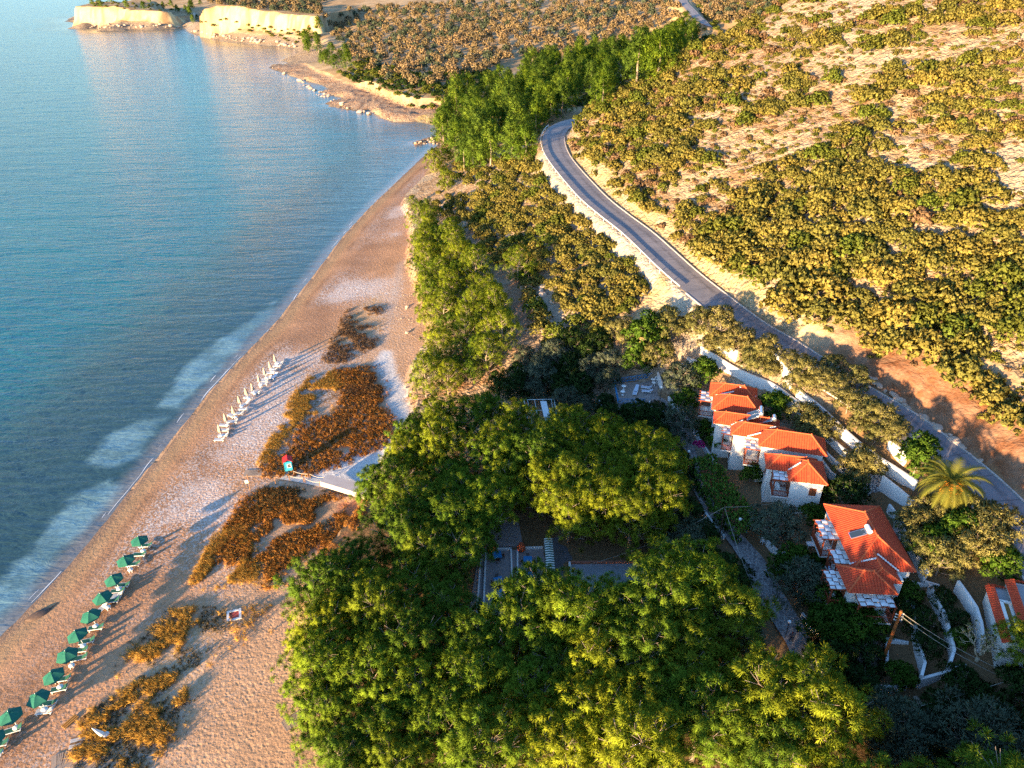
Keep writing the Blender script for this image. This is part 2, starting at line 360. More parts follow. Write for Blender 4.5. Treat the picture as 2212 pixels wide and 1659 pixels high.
# ------------------------------------------------------------------ meshes
def new_obj(name, verts, faces, m=None, parent=None, smooth_=False):
    me = bpy.data.meshes.new(name); me.from_pydata([tuple(v) for v in verts], [], [tuple(f) for f in faces]); me.update()
    if m:
        for q in (m if isinstance(m, (list, tuple)) else [m]): me.materials.append(q)
    o = bpy.data.objects.new(name, me); COL.objects.link(o)
    if parent: o.parent = parent
    if smooth_: me.shade_smooth()
    return o
def tri_mesh(name, V, n_per, m, N=None, parent=None):
    """V: (F*n_per,3) unshared corners; N: normals per vertex"""
    V = np.asarray(V, np.float32); nf = len(V)//n_per
    me = bpy.data.meshes.new(name)
    me.vertices.add(len(V)); me.vertices.foreach_set('co', V.ravel())
    me.loops.add(len(V)); me.loops.foreach_set('vertex_index', np.arange(len(V), dtype=np.int32))
    me.polygons.add(nf); me.polygons.foreach_set('loop_start', np.arange(0, len(V), n_per, dtype=np.int32))
    me.polygons.foreach_set('loop_total', np.full(nf, n_per, np.int32))
    me.update(calc_edges=True)
    for q in (m if isinstance(m, (list, tuple)) else [m]): me.materials.append(q)
    if N is not None:
        me.shade_smooth(); me.normals_split_custom_set_from_vertices(np.asarray(N, np.float32).tolist())
    return me
def link(name, me, parent=None):
    o = bpy.data.objects.new(name, me); COL.objects.link(o); o.parent = parent; return o
def tag(o, label=None, cat=None, group=None, kind=None):
    for k, v in (('label', label), ('category', cat), ('group', group), ('kind', kind)):
        if v: o[k] = v
    return o
def grid_part(name, facemask, label=None):
    ny, nx = GX.shape
    jj, ii = np.nonzero(facemask)
    q = np.stack([jj*nx+ii, jj*nx+ii+1, (jj+1)*nx+ii+1, (jj+1)*nx+ii], 1)
    u, inv = np.unique(q.ravel(), return_inverse=True)
    me = bpy.data.meshes.new(name)
    V = np.stack([GX.ravel()[u], GY.ravel()[u], Z.ravel()[u]], 1).astype(np.float32)
    me.vertices.add(len(u)); me.vertices.foreach_set('co', V.ravel())
    me.loops.add(len(inv)); me.loops.foreach_set('vertex_index', inv.astype(np.int32))
    me.polygons.add(len(q)); me.polygons.foreach_set('loop_start', np.arange(0, len(inv), 4, dtype=np.int32)); me.polygons.foreach_set('loop_total', np.full(len(q), 4, np.int32))
    me.update(calc_edges=True); me.materials.append(GROUND); me.shade_smooth()
    for an, A in (('soil', soil), ('masks', msk)):
        c = np.ones((len(u), 4), np.float32); c[:, :3] = A.reshape(-1, 3)[u]
        a = me.attributes.new(an, 'FLOAT_COLOR', 'POINT'); a.data.foreach_set('color', c.ravel())
    o = bpy.data.objects.new(name, me); COL.objects.link(o); tag(o, kind='structure')
    return o
def fm(A): return A[:-1, :-1] | A[1:, 1:]
F_all = (Z[:-1, :-1] > -4) | (Z[1:, 1:] > -4) | (SD[:-1, :-1] < 60)
f_beach = fm(m_beach) & F_all
f_cliff = fm((CLIFFM > .5) | (SC > .5)) & F_all & ~f_beach
f_rock = fm(m_rock | low) & F_all & ~f_beach & ~f_cliff
f_hill = fm(HILL) & F_all & ~f_beach & ~f_cliff & ~f_rock
f_sea = fm(~ISL) & F_all & ~f_beach & ~f_rock & ~f_cliff
f_far = F_all & ~f_beach & ~f_cliff & ~f_rock & ~f_hill & ~f_sea & (GY[:-1, :-1] > 285)
f_rest = F_all & ~f_beach & ~f_cliff & ~f_rock & ~f_hill & ~f_sea & ~f_far
grid_part('beach', f_beach); grid_part('cliff', f_cliff); grid_part('rocky_shore', f_rock); grid_part('hillside', f_hill)
grid_part('seabed', f_sea); grid_part('far_hills', f_far); grid_part('ground', f_rest)
# ------------------------------------------------------------------ sea
def sea():
    xs = axis([(-2200,-700,60),(-700,-220,8),(-220,-110,2.),(-110,-10,1.0)]); ys = axis([(30,200,1.),(200,400,2.5),(400,1200,8),(1200,3600,60)])
    X, Y = np.meshgrid(xs, ys)
    il = inpoly(X, Y, LAND); sd = dist_poly(X, Y, SHORE_W); sd = np.where(il, -sd, sd)
    n = fbm(X, Y, 9, 51); nn = fbm(X, Y, 40, 52); n5 = fbm(X, Y, 3, 53)
    col = np.zeros(X.shape+(3,)); col[:] = C(.008, .115, .15)
    def putc(w, c):
        nonlocal col
        w = np.clip(w, 0, 1)[..., None]; col = col*(1-w)+np.asarray(c)*w
    putc(smooth(nn, -.1, .2)*.5, C(.010, .14, .17))
    putc((1-smooth(sd+10*n, 22, 50))*.9, C(.040, .080, .085))
    shal = np.zeros(X.shape)
    for pl in ([(0,1380),(-60,1440),(-60,1290),(0,1262),(80,1160),(160,1070),(228,1040),(262,1050),(250,1075),(205,1110),(160,1180),(100,1235),(70,1290)],
               [(192,1002),(205,985),(240,935),(300,900),(352,898),(345,935),(300,985),(250,1005)],
               [(342,880),(360,850),(440,760),(520,700),(596,650),(600,680),(530,745),(470,800),(415,845),(380,880)]):
        p = polyW(pl, 0); dd = dist_poly(X, Y, p, True); i = inpoly(X, Y, p)
        shal = np.maximum(shal, smooth(np.where(i, dd, -dd)+4*n+2.2*n5, -.8, 1.2))
    putc(shal*(.55+.5*smooth(n5+n, -.1, .15)), C(.17, .29, .31))
    putc((1-smooth(sd+1.5*n, .8, 4))*.75, C(.24, .22, .21))
    me = bpy.data.meshes.new('sea')
    ny, nx = X.shape
    keep = sd > -4
    fk = keep[:-1, :-1] | keep[1:, 1:] | keep[1:, :-1] | keep[:-1, 1:]
    jj, ii = np.nonzero(fk)
    q = np.stack([jj*nx+ii, jj*nx+ii+1, (jj+1)*nx+ii+1, (jj+1)*nx+ii], 1)
    u, inv = np.unique(q.ravel(), return_inverse=True)
    V = np.stack([X.ravel()[u], Y.ravel()[u], np.full(len(u), .0)], 1).astype(np.float32)
    me.vertices.add(len(u)); me.vertices.foreach_set('co', V.ravel())
    me.loops.add(len(inv)); me.loops.foreach_set('vertex_index', inv.astype(np.int32))
    me.polygons.add(len(q)); me.polygons.foreach_set('loop_start', np.arange(0, len(inv), 4, dtype=np.int32)); me.polygons.foreach_set('loop_total', np.full(len(q), 4, np.int32))
    me.update(calc_edges=True)
    c = np.ones((len(u), 4), np.float32); c[:, :3] = col.reshape(-1, 3)[u]; c[:, 3] = np.clip(sd.ravel()[u]/60, 0, 1)
    a = me.attributes.new('depthcol', 'FLOAT_COLOR', 'POINT'); a.data.foreach_set('color', c.ravel())
    m = mat('sea_water', (.02, .1, .12), .16, .42); b = bsdf(m); b.inputs['IOR'].default_value = 1.33
    co = objco(m); at_ = nd(m, 'ShaderNodeAttribute', attribute_name='depthcol')
    mp = nd(m, 'ShaderNodeMapping'); mp.inputs['Rotation'].default_value = (0, 0, R(-24)); mp.inputs['Scale'].default_value = (.3, 1., 1.); lk(m, co, mp.inputs['Vector'])
    w1 = noise(m, .55, 5, .62, mp.outputs[0], .6)
    w2 = noise(m, .13, 3, .5, mp.outputs[0], .4)
    mp2 = nd(m, 'ShaderNodeMapping'); mp2.inputs['Rotation'].default_value = (0, 0, R(30)); mp2.inputs['Scale'].default_value = (.45, 1., 1.); lk(m, co, mp2.inputs['Vector'])
    w3 = noise(m, .9, 3, .6, mp2.outputs[0], .3)
    calm = ramp(m, at_.outputs['Alpha'], .02, .5, .35, 1.)
    h = math_(m, 'ADD', math_(m, 'MULTIPLY', w1, .62), math_(m, 'ADD', math_(m, 'MULTIPLY', w2, 1.1), math_(m, 'MULTIPLY', w3, .16)))
    h = math_(m, 'MULTIPLY', h, calm)
    lk(m, bump(m, h, .8, 1.), b.inputs['Normal'])
    grain = ramp(m, noise(m, 1.2, 4, .7, co), .3, .7, .75, 1.25)
    g = nd(m, 'ShaderNodeCombineColor'); [lk(m, grain, g.inputs[i]) for i in range(3)]
    lk(m, mixc(m, 1., at_.outputs['Color'], g.outputs[0], 'MULTIPLY'), b.inputs['Base Color'])
    me.materials.append(m); me.shade_smooth()
    o = bpy.data.objects.new('sea', me); COL.objects.link(o); tag(o, kind='structure')
sea()
# thin lines of foam where the small waves break
def foam():
    V = []; Fc = []
    P = spline([np.array([p[0], p[1], 0.]) for p in SHORE[1:17]], .6)
    for row, (off, zz, hw, thr) in enumerate(((.3, .03, .07, .0), (1.3, .022, .06, .10))):
        prev = None
        for i in range(1, len(P)-1):
            t = P[i+1]-P[i-1]; t = t/np.linalg.norm(t); nrm = np.array([-t[1], t[0], 0])
            w = fbm(np.array(P[i][0]), np.array(P[i][1]), 6, 60+row); w2 = fbm(np.array(P[i][0]), np.array(P[i][1]), 14, 70+row)
            c = P[i]+nrm*(off+1.6*w2+.5*w); h = hw*max(0, (w-thr)*7)
            h = min(h, hw*1.6)
            if h < .02: prev = None; continue
            V += [c+nrm*h+np.array([0, 0, zz]), c-nrm*h+np.array([0, 0, zz])]
            k = len(V)-2
            if prev is not None: Fc.append((prev, prev+1, k+1, k))
            prev = k
    o = new_obj('foam', V, Fc, mat('foam_white', (.75, .74, .72), .8)); tag(o, 'thin broken lines of white foam along the waterline', 'foam', kind='stuff')
foam()
# ------------------------------------------------------------------ road
def road_mesh(name, pts, hw, m, lift):
    V = []; Fc = []; A = []
    W = [-hw, -hw*.4, hw*.4, hw]; L = 0
    for i, p in enumerate(pts):
        a = pts[max(i-1, 0)]; b = pts[min(i+1, len(pts)-1)]
        t = b-a; t[2] = 0; t = t/np.linalg.norm(t); nr = np.array([-t[1], t[0], 0])
        if i: L += np.linalg.norm(p-pts[i-1])
        for w in W: V.append(p+nr*w+np.array([0, 0, lift])); A.append((w/hw*.5+.5, L, 0, 1))
        if i:
            k = (i-1)*4
            for j in range(3): Fc.append((k+j, k+j+1, k+5+j, k+4+j))
    o = new_obj(name, V, Fc, m, smooth_=True)
    at_ = o.data.attributes.new('run', 'FLOAT_COLOR', 'POINT'); at_.data.foreach_set('color', np.array(A, np.float32).ravel())
    return o
def asphalt():
    m = mat('asphalt', (.2, .19, .2), .8, .25); co = objco(m)
    s = nd(m, 'ShaderNodeSeparateColor'); lk(m, attr(m, 'run'), s.inputs[0])
    f = ramp(m, noise(m, .35, 5, .7, co), .3, .7)
    c = mixc(m, f, (.19, .175, .185), (.27, .245, .25))
    fine = ramp(m, noise(m, 9, 3, .7, co), .3, .7, .85, 1.12)
    g = nd(m, 'ShaderNodeCombineColor'); [lk(m, fine, g.inputs[i]) for i in range(3)]
    c = mixc(m, 1., c, g.outputs[0], 'MULTIPLY')
    # slab joints every 4.6 m, and a dark mended strip on the uphill lane
    w = math_(m, 'FRACT', math_(m, 'DIVIDE', s.outputs[1], 4.6), 0.)
    j = math_(m, 'LESS_THAN', w, .05)
    c = mixc(m, math_(m, 'MULTIPLY', j, .55), c, (.10, .085, .085))
    pn = math_(m, 'MULTIPLY', ramp(m, noise(m, .16, 2, .5, co), .52, .56), .35)
    c = mixc(m, pn, c, (.14, .14, .16))
    d = math_(m, 'SUBTRACT', s.outputs[0], math_(m, 'ADD', .71, math_(m, 'MULTIPLY', noise(m, .5, 3, .6, co), .12)))
    d = math_(m, 'ABSOLUTE', d, 0.)
    st = math_(m, 'MULTIPLY', ramp(m, d, .02, .09, 1., 0.), ramp(m, noise(m, 1.1, 4, .7, co), .35, .6))
    c = mixc(m, math_(m, 'MULTIPLY', st, .55), c, (.06, .055, .06))
    lk(m, c, bsdf(m).inputs['Base Color']); lk(m, bump(m, noise(m, 12, 3, .6, co), .4, .02), bsdf(m).inputs['Normal'])
    return m
ASPH = asphalt()
tag(road_mesh('road', ROAD, ROAD_HW, ASPH, .03), kind='structure')
tag(road_mesh('road', FAR_ROAD, 3.6, ASPH, .25), kind='structure')
def offset_line(pts, off):
    out = []
    for i, p in enumerate(pts):
        a = pts[max(i-1, 0)]; b = pts[min(i+1, len(pts)-1)]
        t = b-a; t = np.array([t[0], t[1], 0]); t /= np.linalg.norm(t)
        out.append(p+np.array([-t[1], t[0], 0])*off)
    return out
def sweep_box(name, pts, w, h, m, parent=None, z0=-.1, cap=True):
    V = []; Fc = []
    for i, p in enumerate(pts):
        a = pts[max(i-1, 0)]; b = pts[min(i+1, len(pts)-1)]
        t = np.array([b[0]-a[0], b[1]-a[1], 0.]); t /= np.linalg.norm(t)+1e-9; nr = np.array([-t[1], t[0], 0])
        p = np.array(p, float)
        for sx, sz in ((-1, z0), (-1, h), (1, h), (1, z0)): V.append(p+nr*w/2*sx+np.array([0, 0, sz]))
        if i:
            k = (i-1)*4
            for j in range(4): Fc.append((k+j, k+(j+1) % 4, k+4+(j+1) % 4, k+4+j))
    if cap: Fc += [(3, 2, 1, 0), tuple(len(V)-4+q for q in range(4))]
    return new_obj(name, V, Fc, m, parent)
WHITE = mottled('whitewash', (.80, .78, .75), (.66, .63, .60), .9, .9, .01, 6)
KERB = mottled('kerb_stone', (.60, .55, .50), (.40, .34, .30), 1.2, .9)
# +off is the left of travel (pts run from the bend towards the right of the picture: left = uphill)
up = [p for p in offset_line(ROAD, ROAD_HW+.12) if p[1] < 246]
tag(sweep_box('kerb', up, .22, .17, KERB), kind='structure')
dn = [p for p in offset_line(ROAD, -ROAD_HW-.12) if p[1] < 132]
tag(sweep_box('kerb', dn, .22, .13, KERB), kind='structure')
STEEL = mottled('galvanised_steel', (.62, .62, .62), (.45, .43, .42), 2., .55, spec=.4)
def bx(V, Fc, c, ax, ay, az, sx, sy, sz):
    k = len(V); c = np.array(c, float)
    for a in (-1, 1):
        for b in (-1, 1):
            for d in (-1, 1): V.append(c+ax*a*sx/2+ay*b*sy/2+az*d*sz/2)
    Fc += [(k, k+1, k+3, k+2), (k+4, k+6, k+7, k+5), (k, k+4, k+5, k+1), (k+2, k+3, k+7, k+6), (k, k+2, k+6, k+4), (k+1, k+5, k+7, k+3)]
XA, YA, ZA = np.eye(3)
def empty(name, loc=(0, 0, 0), rz=0.):
    o = bpy.data.objects.new(name, None); COL.objects.link(o); o.location = tuple(loc); o.rotation_euler = (0, 0, rz); return o
def guardrail():
    g = empty('guardrail', (0, 0, 0)); tag(g, 'long grey metal guardrail along the seaward edge of the road bend', 'guardrail')
    line = [p for p in offset_line(ROAD, -ROAD_HW-.45) if 131 < p[1] < 262]
    rail = [p+np.array([0, 0, .52]) for p in line]
    V = []; Fc = []
    prof = [(0, 0), (.05, .06), (0, .13), (.05, .2), (0, .27), (-.05, .27), (-.05, 0)]
    for i, p in enumerate(rail):
        a = rail[max(i-1, 0)]; b = rail[min(i+1, len(rail)-1)]; t = (b-a)/np.linalg.norm(b-a); nr = np.array([-t[1], t[0], 0])
        for u, z in prof: V.append(p+nr*u+np.array([0, 0, z]))
        if i:
            k = (i-1)*7
            for j in range(7): Fc.append((k+j, k+(j+1) % 7, k+7+(j+1) % 7, k+7+j))
    new_obj('rail', V, Fc, STEEL, g)
    me = None
    for p in line[::2]:
        V = []; Fc = []; bx(V, Fc, (0, 0, .3), XA, YA, ZA, .12, .12, .95)
        if me is None: o = new_obj('post', V, Fc, STEEL, g); me = o.data
        else: o = bpy.data.objects.new('post', me); COL.objects.link(o); o.parent = g
        o.location = tuple(p)
guardrail()
# ------------------------------------------------------------------ light, sky, camera
SUN_AZ, SUN_EL = R(37), R(7.0)
sun = bpy.data.lights.new('sun', 'SUN'); sun.energy = 5.0; sun.angle = R(1.2); sun.color = (1.0, .70, .37)
so = bpy.data.objects.new('sun', sun); COL.objects.link(so)
dv = Vector((math.sin(SUN_AZ)*math.cos(SUN_EL), math.cos(SUN_AZ)*math.cos(SUN_EL), -math.sin(SUN_EL)))
so.rotation_euler = dv.to_track_quat('-Z', 'Y').to_euler(); so.location = (-100, -100, 120)
w = bpy.data.worlds.new('World'); scene.world = w; w.use_nodes = True
sk = w.node_tree.nodes.new('ShaderNodeTexSky'); sk.sky_type = 'NISHITA'; sk.sun_disc = False
sk.sun_elevation = SUN_EL; sk.sun_rotation = math.atan2(-dv.x, -dv.y)
sk.air_density = 1.0; sk.dust_density = .4; sk.ozone_density = 3.0
hs = w.node_tree.nodes.new('ShaderNodeMix'); hs.data_type = 'RGBA'; hs.blend_type = 'MULTIPLY'; hs.inputs[0].default_value = 1.; hs.inputs[7].default_value = (.90, .97, 1.06, 1)
w.node_tree.links.new(sk.outputs[0], hs.inputs[6]); w.node_tree.links.new(hs.outputs[2], w.node_tree.nodes['Background'].inputs[0]); w.node_tree.nodes['Background'].inputs[1].default_value = .15
cam = bpy.data.cameras.new('camera'); co_ = bpy.data.objects.new('camera', cam); COL.objects.link(co_)
cam.sensor_width = 36.; cam.lens = 36*2856/3968.; cam.clip_end = 8000; cam.clip_start = .5
co_.location = (0, 0, CAMZ); co_.rotation_euler = (R(90)-PITCH, 0, 0); scene.camera = co_
vs = scene.view_settings; vs.view_transform = 'Standard'; vs.look = 'None'; vs.exposure = 2.15; vs.gamma = 1.; scene.display_settings.display_device = 'sRGB'
cy = scene.cycles; cy.max_bounces = 4; cy.diffuse_bounces = 2; cy.glossy_bounces = 2; cy.transmission_bounces = 2; cy.transparent_max_bounces = 4
cy.use_denoising = False; cy.caustics_reflective = False; cy.caustics_refractive = False
# ------------------------------------------------------------------ foliage
def leaf_material(name, c1, c2, c3, trans=.18, scale=.5):
    m = bpy.data.materials.new(name); m.use_nodes = True; nt = m.node_tree; nt.nodes.clear()
    out = nt.nodes.new('ShaderNodeOutputMaterial'); co = objco(m)
    oi = nt.nodes.new('ShaderNodeObjectInfo')
    c = mixc(m, ramp(m, noise(m, scale, 3, .6, co), .35, .65), c1, c2)
    c = mixc(m, math_(m, 'MULTIPLY', oi.outputs['Random'], .75), c, c3)
    va = attr(m, 'tint', 'Fac')
    g = nt.nodes.new('ShaderNodeCombineColor'); v = ramp(m, va, 0, 1, .62, 1.35); [lk(m, v, g.inputs[i]) for i in range(3)]
    c = mixc(m, 1., c, g.outputs[0], 'MULTIPLY')
    d = nt.nodes.new('ShaderNodeBsdfDiffuse'); t = nt.nodes.new('ShaderNodeBsdfTranslucent'); mx = nt.nodes.new('ShaderNodeMixShader')
    lk(m, c, d.inputs[0]); lk(m, c, t.inputs[0]); mx.inputs[0].default_value = trans
    lk(m, d.outputs[0], mx.inputs[1]); lk(m, t.outputs[0], mx.inputs[2]); lk(m, mx.outputs[0], out.inputs[0])
    return m
L_PINE = leaf_material('pine_needles', (0.13, 0.225, 0.02), (0.23, 0.30, 0.024), (0.08, 0.155, 0.022))
L_PINE2 = leaf_material('young_pine_needles', (0.20, 0.265, 0.02), (0.30, 0.325, 0.024), (0.14, 0.205, 0.022))
L_VALLEY = leaf_material('valley_pine_needles', (0.125, 0.215, 0.026), (0.21, 0.28, 0.03), (0.08, 0.145, 0.026))
L_MAQ = leaf_material('maquis_leaves', (0.23, 0.19, 0.045), (0.31, 0.245, 0.06), (0.15, 0.16, 0.04))
L_MAQ2 = leaf_material('green_maquis_leaves', (0.116, 0.163, 0.028), (0.186, 0.202, 0.034), (0.155, 0.155, 0.031))
L_DRY = leaf_material('dry_twigs', (.23, .13, .07), (.30, .19, .11), (.26, .17, .09))
L_OLIVE = leaf_material('olive_leaves', (0.23, 0.21, 0.07), (0.31, 0.265, 0.09), (0.16, 0.17, 0.055))
L_OLF = leaf_material('far_olive_leaves', (0.32, 0.225, 0.115), (0.42, 0.29, 0.16), (0.22, 0.18, 0.09))
L_OLIVEG = leaf_material('grey_olive_leaves', (0.115, 0.142, 0.088), (0.162, 0.189, 0.121), (0.095, 0.121, 0.068))
L_GARD = leaf_material('garden_leaves', (0.074, 0.149, 0.019), (0.121, 0.203, 0.022), (0.061, 0.115, 0.019))
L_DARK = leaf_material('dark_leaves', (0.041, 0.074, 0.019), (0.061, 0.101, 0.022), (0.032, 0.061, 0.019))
BARK = mottled('bark', (.22, .16, .12), (.36, .29, .24), 2., .9, .02, 12)
BARKP = mottled('pale_bark', (.42, .36, .30), (.30, .25, .20), 2., .9, .02, 12)
def tufts(cent, outd, rad, n, ln, wd, rng, spread=.9, quad=False, stretch=0.):
    """n leaves round every tuft centre, pointing out of it; returns corner positions, normals, tint"""
    K = len(cent)
    d = np.repeat(outd, n, 0)*spread+rng.normal(size=(K*n, 3))*.75
    d /= np.linalg.norm(d, axis=1)[:, None]+1e-9
    r = np.repeat(rad, n)*(rng.random(K*n)**.5)
    b = np.repeat(cent, n, 0)+d*r[:, None]*.8
    if stretch: b = b+np.repeat(outd, n, 0)*((rng.random(K*n)-.3)*stretch)[:, None]
    l = ln*(.6+.8*rng.random(K*n)); w_ = wd*(.7+.6*rng.random(K*n))
    if quad:
        ax = d+rng.normal(size=d.shape)*.9; ax /= np.linalg.norm(ax, axis=1)[:, None]
    else: ax = d
    sd = np.cross(ax, rng.normal(size=d.shape)); sd /= np.linalg.norm(sd, axis=1)[:, None]+1e-9
    N = d*.8+np.repeat(outd, n, 0)*.45+rng.normal(size=d.shape)*(.12 if quad else .05); N /= np.linalg.norm(N, axis=1)[:, None]
    if quad:
        p = [b-sd*w_[:, None]*.5, b+ax*l[:, None]*.5-sd*0, b+sd*w_[:, None]*.5, b-ax*l[:, None]*.5]
        p = [b-ax*l[:, None]*.5, b+sd*w_[:, None]*.5, b+ax*l[:, None]*.5, b-sd*w_[:, None]*.5]
    else:
        p = [b-sd*w_[:, None]*.5, b+sd*w_[:, None]*.5, b+ax*l[:, None]]
    P = np.stack(p, 1)
    g = np.cross(P[:, 1]-P[:, 0], P[:, 2]-P[:, 0]); flip = (g*N).sum(1) < 0
    P[flip] = P[flip][:, ::-1]
    k = P.shape[1]
    tint = np.repeat(np.repeat(np.clip(.5+.22*rng.normal(size=K), 0, 1), n)+.12*rng.normal(size=K*n), k)
    return P.reshape(-1, 3), np.repeat(N, k, 0), np.clip(tint, 0, 1), k
def foliage_mesh(name, parts, m):
    V = np.concatenate([p[0] for p in parts]); N = np.concatenate([p[1] for p in parts]); T = np.concatenate([p[2] for p in parts])
    me = tri_mesh(name, V, parts[0][3], m, N)
    a = me.attributes.new('tint', 'FLOAT', 'POINT'); a.data.foreach_set('value', T.astype(np.float32))
    return me
def tube(V, Fc, pts, rads, n=6):
    k0 = len(V)
    for i, p in enumerate(pts):
        p = np.array(p, float)
        a = np.array(pts[max(i-1, 0)], float); b = np.array(pts[min(i+1, len(pts)-1)], float)
        t = b-a; t /= np.linalg.norm(t)+1e-9
        u = np.cross(t, [0, 0, 1.] if abs(t[2]) < .95 else [1., 0, 0]); u /= np.linalg.norm(u); w_ = np.cross(t, u)
        for j in range(n):
            an = 2*math.pi*j/n; V.append(p+rads[i]*(u*math.cos(an)+w_*math.sin(an)))
        if i:
            k = k0+(i-1)*n
            for j in range(n): Fc.append((k+j, k+(j+1) % n, k+n+(j+1) % n, k+n+j))
    Fc.append(tuple(k0+len(pts)*n-n+j for j in range(n))); Fc.append(tuple(k0+n-1-j for j in range(n)))
def mesh_data(name, V, Fc, m):
    me = bpy.data.meshes.new(name); me.from_pydata([tuple(v) for v in V], [], Fc); me.update()
    for q in (m if isinstance(m, (list, tuple)) else [m]): me.materials.append(q)
    me.shade_smooth(); return me
def pads_of_tree(rng, Rr, H, npad, zlo, shape):
    """leaf pads (centre, radius) spread over an uneven crown"""
    out = []
    for i in range(npad):
        f = (i+.5)/npad
        th = i*2.39996+rng.normal()*.35
        el = f  # 0 low ring .. 1 top
        z = zlo+(H-zlo)*(el**.8)
        if shape == 'dome': rr = Rr*math.sqrt(max(0, 1-(el*.97)**2.2))
        elif shape == 'cone': rr = Rr*(1-el*.85)
        else: rr = Rr*(.55+.45*math.sin(math.pi*min(1, el*.8+.25)))*math.sqrt(max(.05, 1-el**3))
        rr *= (.62+.42*rng.random()) if i % 4 else .35
        out.append((np.array([rr*math.cos(th), rr*math.sin(th), z+rng.normal()*.25]), Rr*(.27+.13*rng.random())))
    return out
def build_pine(seed, Rr, H, zlo, npad, ntuft, nneedle, m, shape='dome', ln=.42, wd=.085, tr=.42, limbs=True, bark=BARK, stretch=0.):
    rng = np.random.default_rng(seed)
    pads = pads_of_tree(rng, Rr, H, npad, zlo, shape)
    cents = []; outs = []; rads = []
    for c, r in pads:
        k = ntuft
        d = rng.normal(size=(k*3, 3)); d[:, 2] = d[:, 2]*.8+.35; d /= np.linalg.norm(d, axis=1)[:, None]
        d = d[:k]
        rr = r*(.75+.35*rng.random(k))
        p = c+d*rr[:, None]*np.array([1, 1, .72])
        o = d*.8+np.array([0, 0, .45])+(c-np.array([0, 0, H*.45]))/Rr*.35; o /= np.linalg.norm(o, axis=1)[:, None]
        cents.append(p); outs.append(o); rads.append(np.full(k, tr)*(.7+.6*rng.random(k)))
    cents = np.concatenate(cents); outs = np.concatenate(outs); rads = np.concatenate(rads)
    crown = foliage_mesh('crown', [tufts(cents, outs, rads, nneedle, ln, wd, rng, .9, False, stretch)], m)
    V = []; Fc = []
    top = np.array([rng.normal()*.3, rng.normal()*.3, H*.86])
    mid = np.array([rng.normal()*.25, rng.normal()*.25, H*.45])
    tr_ = max(.12, H*.022)
    tube(V, Fc, [(0, 0, -.5), mid*.5, mid, (mid+top)/2, top], [tr_*1.25, tr_, tr_*.8, tr_*.5, tr_*.2], 7)
    if limbs:
        for c, r in pads:
            zb = max(zlo*.45, c[2]-.5*np.hypot(c[0], c[1])-.4); f = min(1, zb/(H*.86))
            b = mid*min(1, f*2) if f < .5 else mid+(top-mid)*(f*2-1)
            b = np.array([b[0], b[1], zb]); mdl = (b+c)/2+np.array([0, 0, -.15*r])+rng.normal(size=3)*.12
            tube(V, Fc, [b, mdl, c], [tr_*.42, tr_*.3, tr_*.12], 5)
            for q in range(3):
                d = rng.normal(size=3); d[2] = abs(d[2]); d /= np.linalg.norm(d)
                tube(V, Fc, [mdl+(c-mdl)*.5, c+d*r*.75], [tr_*.18, tr_*.07], 4)
    trunk = mesh_data('trunk', V, Fc, bark)
    return crown, trunk, H
def build_bush(seed, Rr, H, nl, nt, nleaf, m, lw=(.30, .17), flat=.8, name='shrub', woody=False):
    """a rounded, lumpy bush reaching the ground; one mesh"""
    rng = np.random.default_rng(seed); cents = []; outs = []; rads = []
    for i in range(nl):
        th = i*2.39996+rng.normal()*.3; f = (i+.3)/nl; rr = Rr*math.sqrt(1-f*.95)*(.55+.35*rng.random())
        c = np.array([rr*math.cos(th), rr*math.sin(th), H*(.22+.55*f)]); r = Rr*(.34+.2*rng.random())
        d = rng.normal(size=(nt, 3)); d[:, 2] = np.abs(d[:, 2])*.9-.15; d /= np.linalg.norm(d, axis=1)[:, None]
        cents.append(c+d*r*np.array([1, 1, flat])); outs.append(d*.8+np.array([0, 0, .4])+c/Rr*.25)
        rads.append(np.full(nt, Rr*.13)*(.7+.7*rng.random(nt)))
    cents = np.concatenate(cents); cents[:, 2] = np.maximum(cents[:, 2], .1); outs = np.concatenate(outs); outs /= np.linalg.norm(outs, axis=1)[:, None]
    return foliage_mesh(name, [tufts(cents, outs, np.concatenate(rads), nleaf, lw[0], lw[1], rng, .8, True)], m)
# ---- kinds: a few individuals of each, copied by loops
PINES = [build_pine(100+i, 4.0+.35*(i % 3), 8.6+.5*(i % 4), 3.2, 36, 13, 105, L_PINE if i % 3 else L_PINE2, 'dome', .26, .054, .50, stretch=.22) for i in range(6)]
YPINES = [build_pine(130+i, 4.2, 9.2+.4*i, 3.0, 38, 13, 105, L_PINE2, 'dome', .26, .054, .50, stretch=.28) for i in range(2)]
SPINES = [build_pine(160+i, 2.9, 5.8+.5*i, 1.0, 24, 9, 60, L_PINE2 if i else L_PINE, 'mix', .26, .055, .48, stretch=.25) for i in range(4)]
VPINES = [build_pine(200+i, 3.8, 9.0+.8*i, .9, 26, 9, 30, L_VALLEY if i % 2 else L_PINE, 'cone' if i % 2 else 'mix', .5, .12, .75, limbs=False, stretch=.5) for i in range(4)]
OLIVES = [build_pine(240+i, 2.7, 4.9, 1.6, 17, 18, 20, L_OLIVE, 'dome', .30, .13, .42, bark=BARK) for i in range(3)]
GOLIVES = [build_pine(260+i, 2.9, 5.0, 1.2, 18, 18, 20, L_OLIVEG, 'dome', .30, .12, .42, bark=BARK) for i in range(2)]
BROAD = [build_pine(280+i, 2.6, 4.6, 1.1, 18, 18, 22, L_GARD, 'dome', .28, .19, .42, bark=BARK) for i in range(2)]
DARKT = [build_pine(300+i, 2.7, 4.2, .9, 17, 16, 18, L_DARK, 'dome', .30, .17, .45, bark=BARK) for i in range(2)]
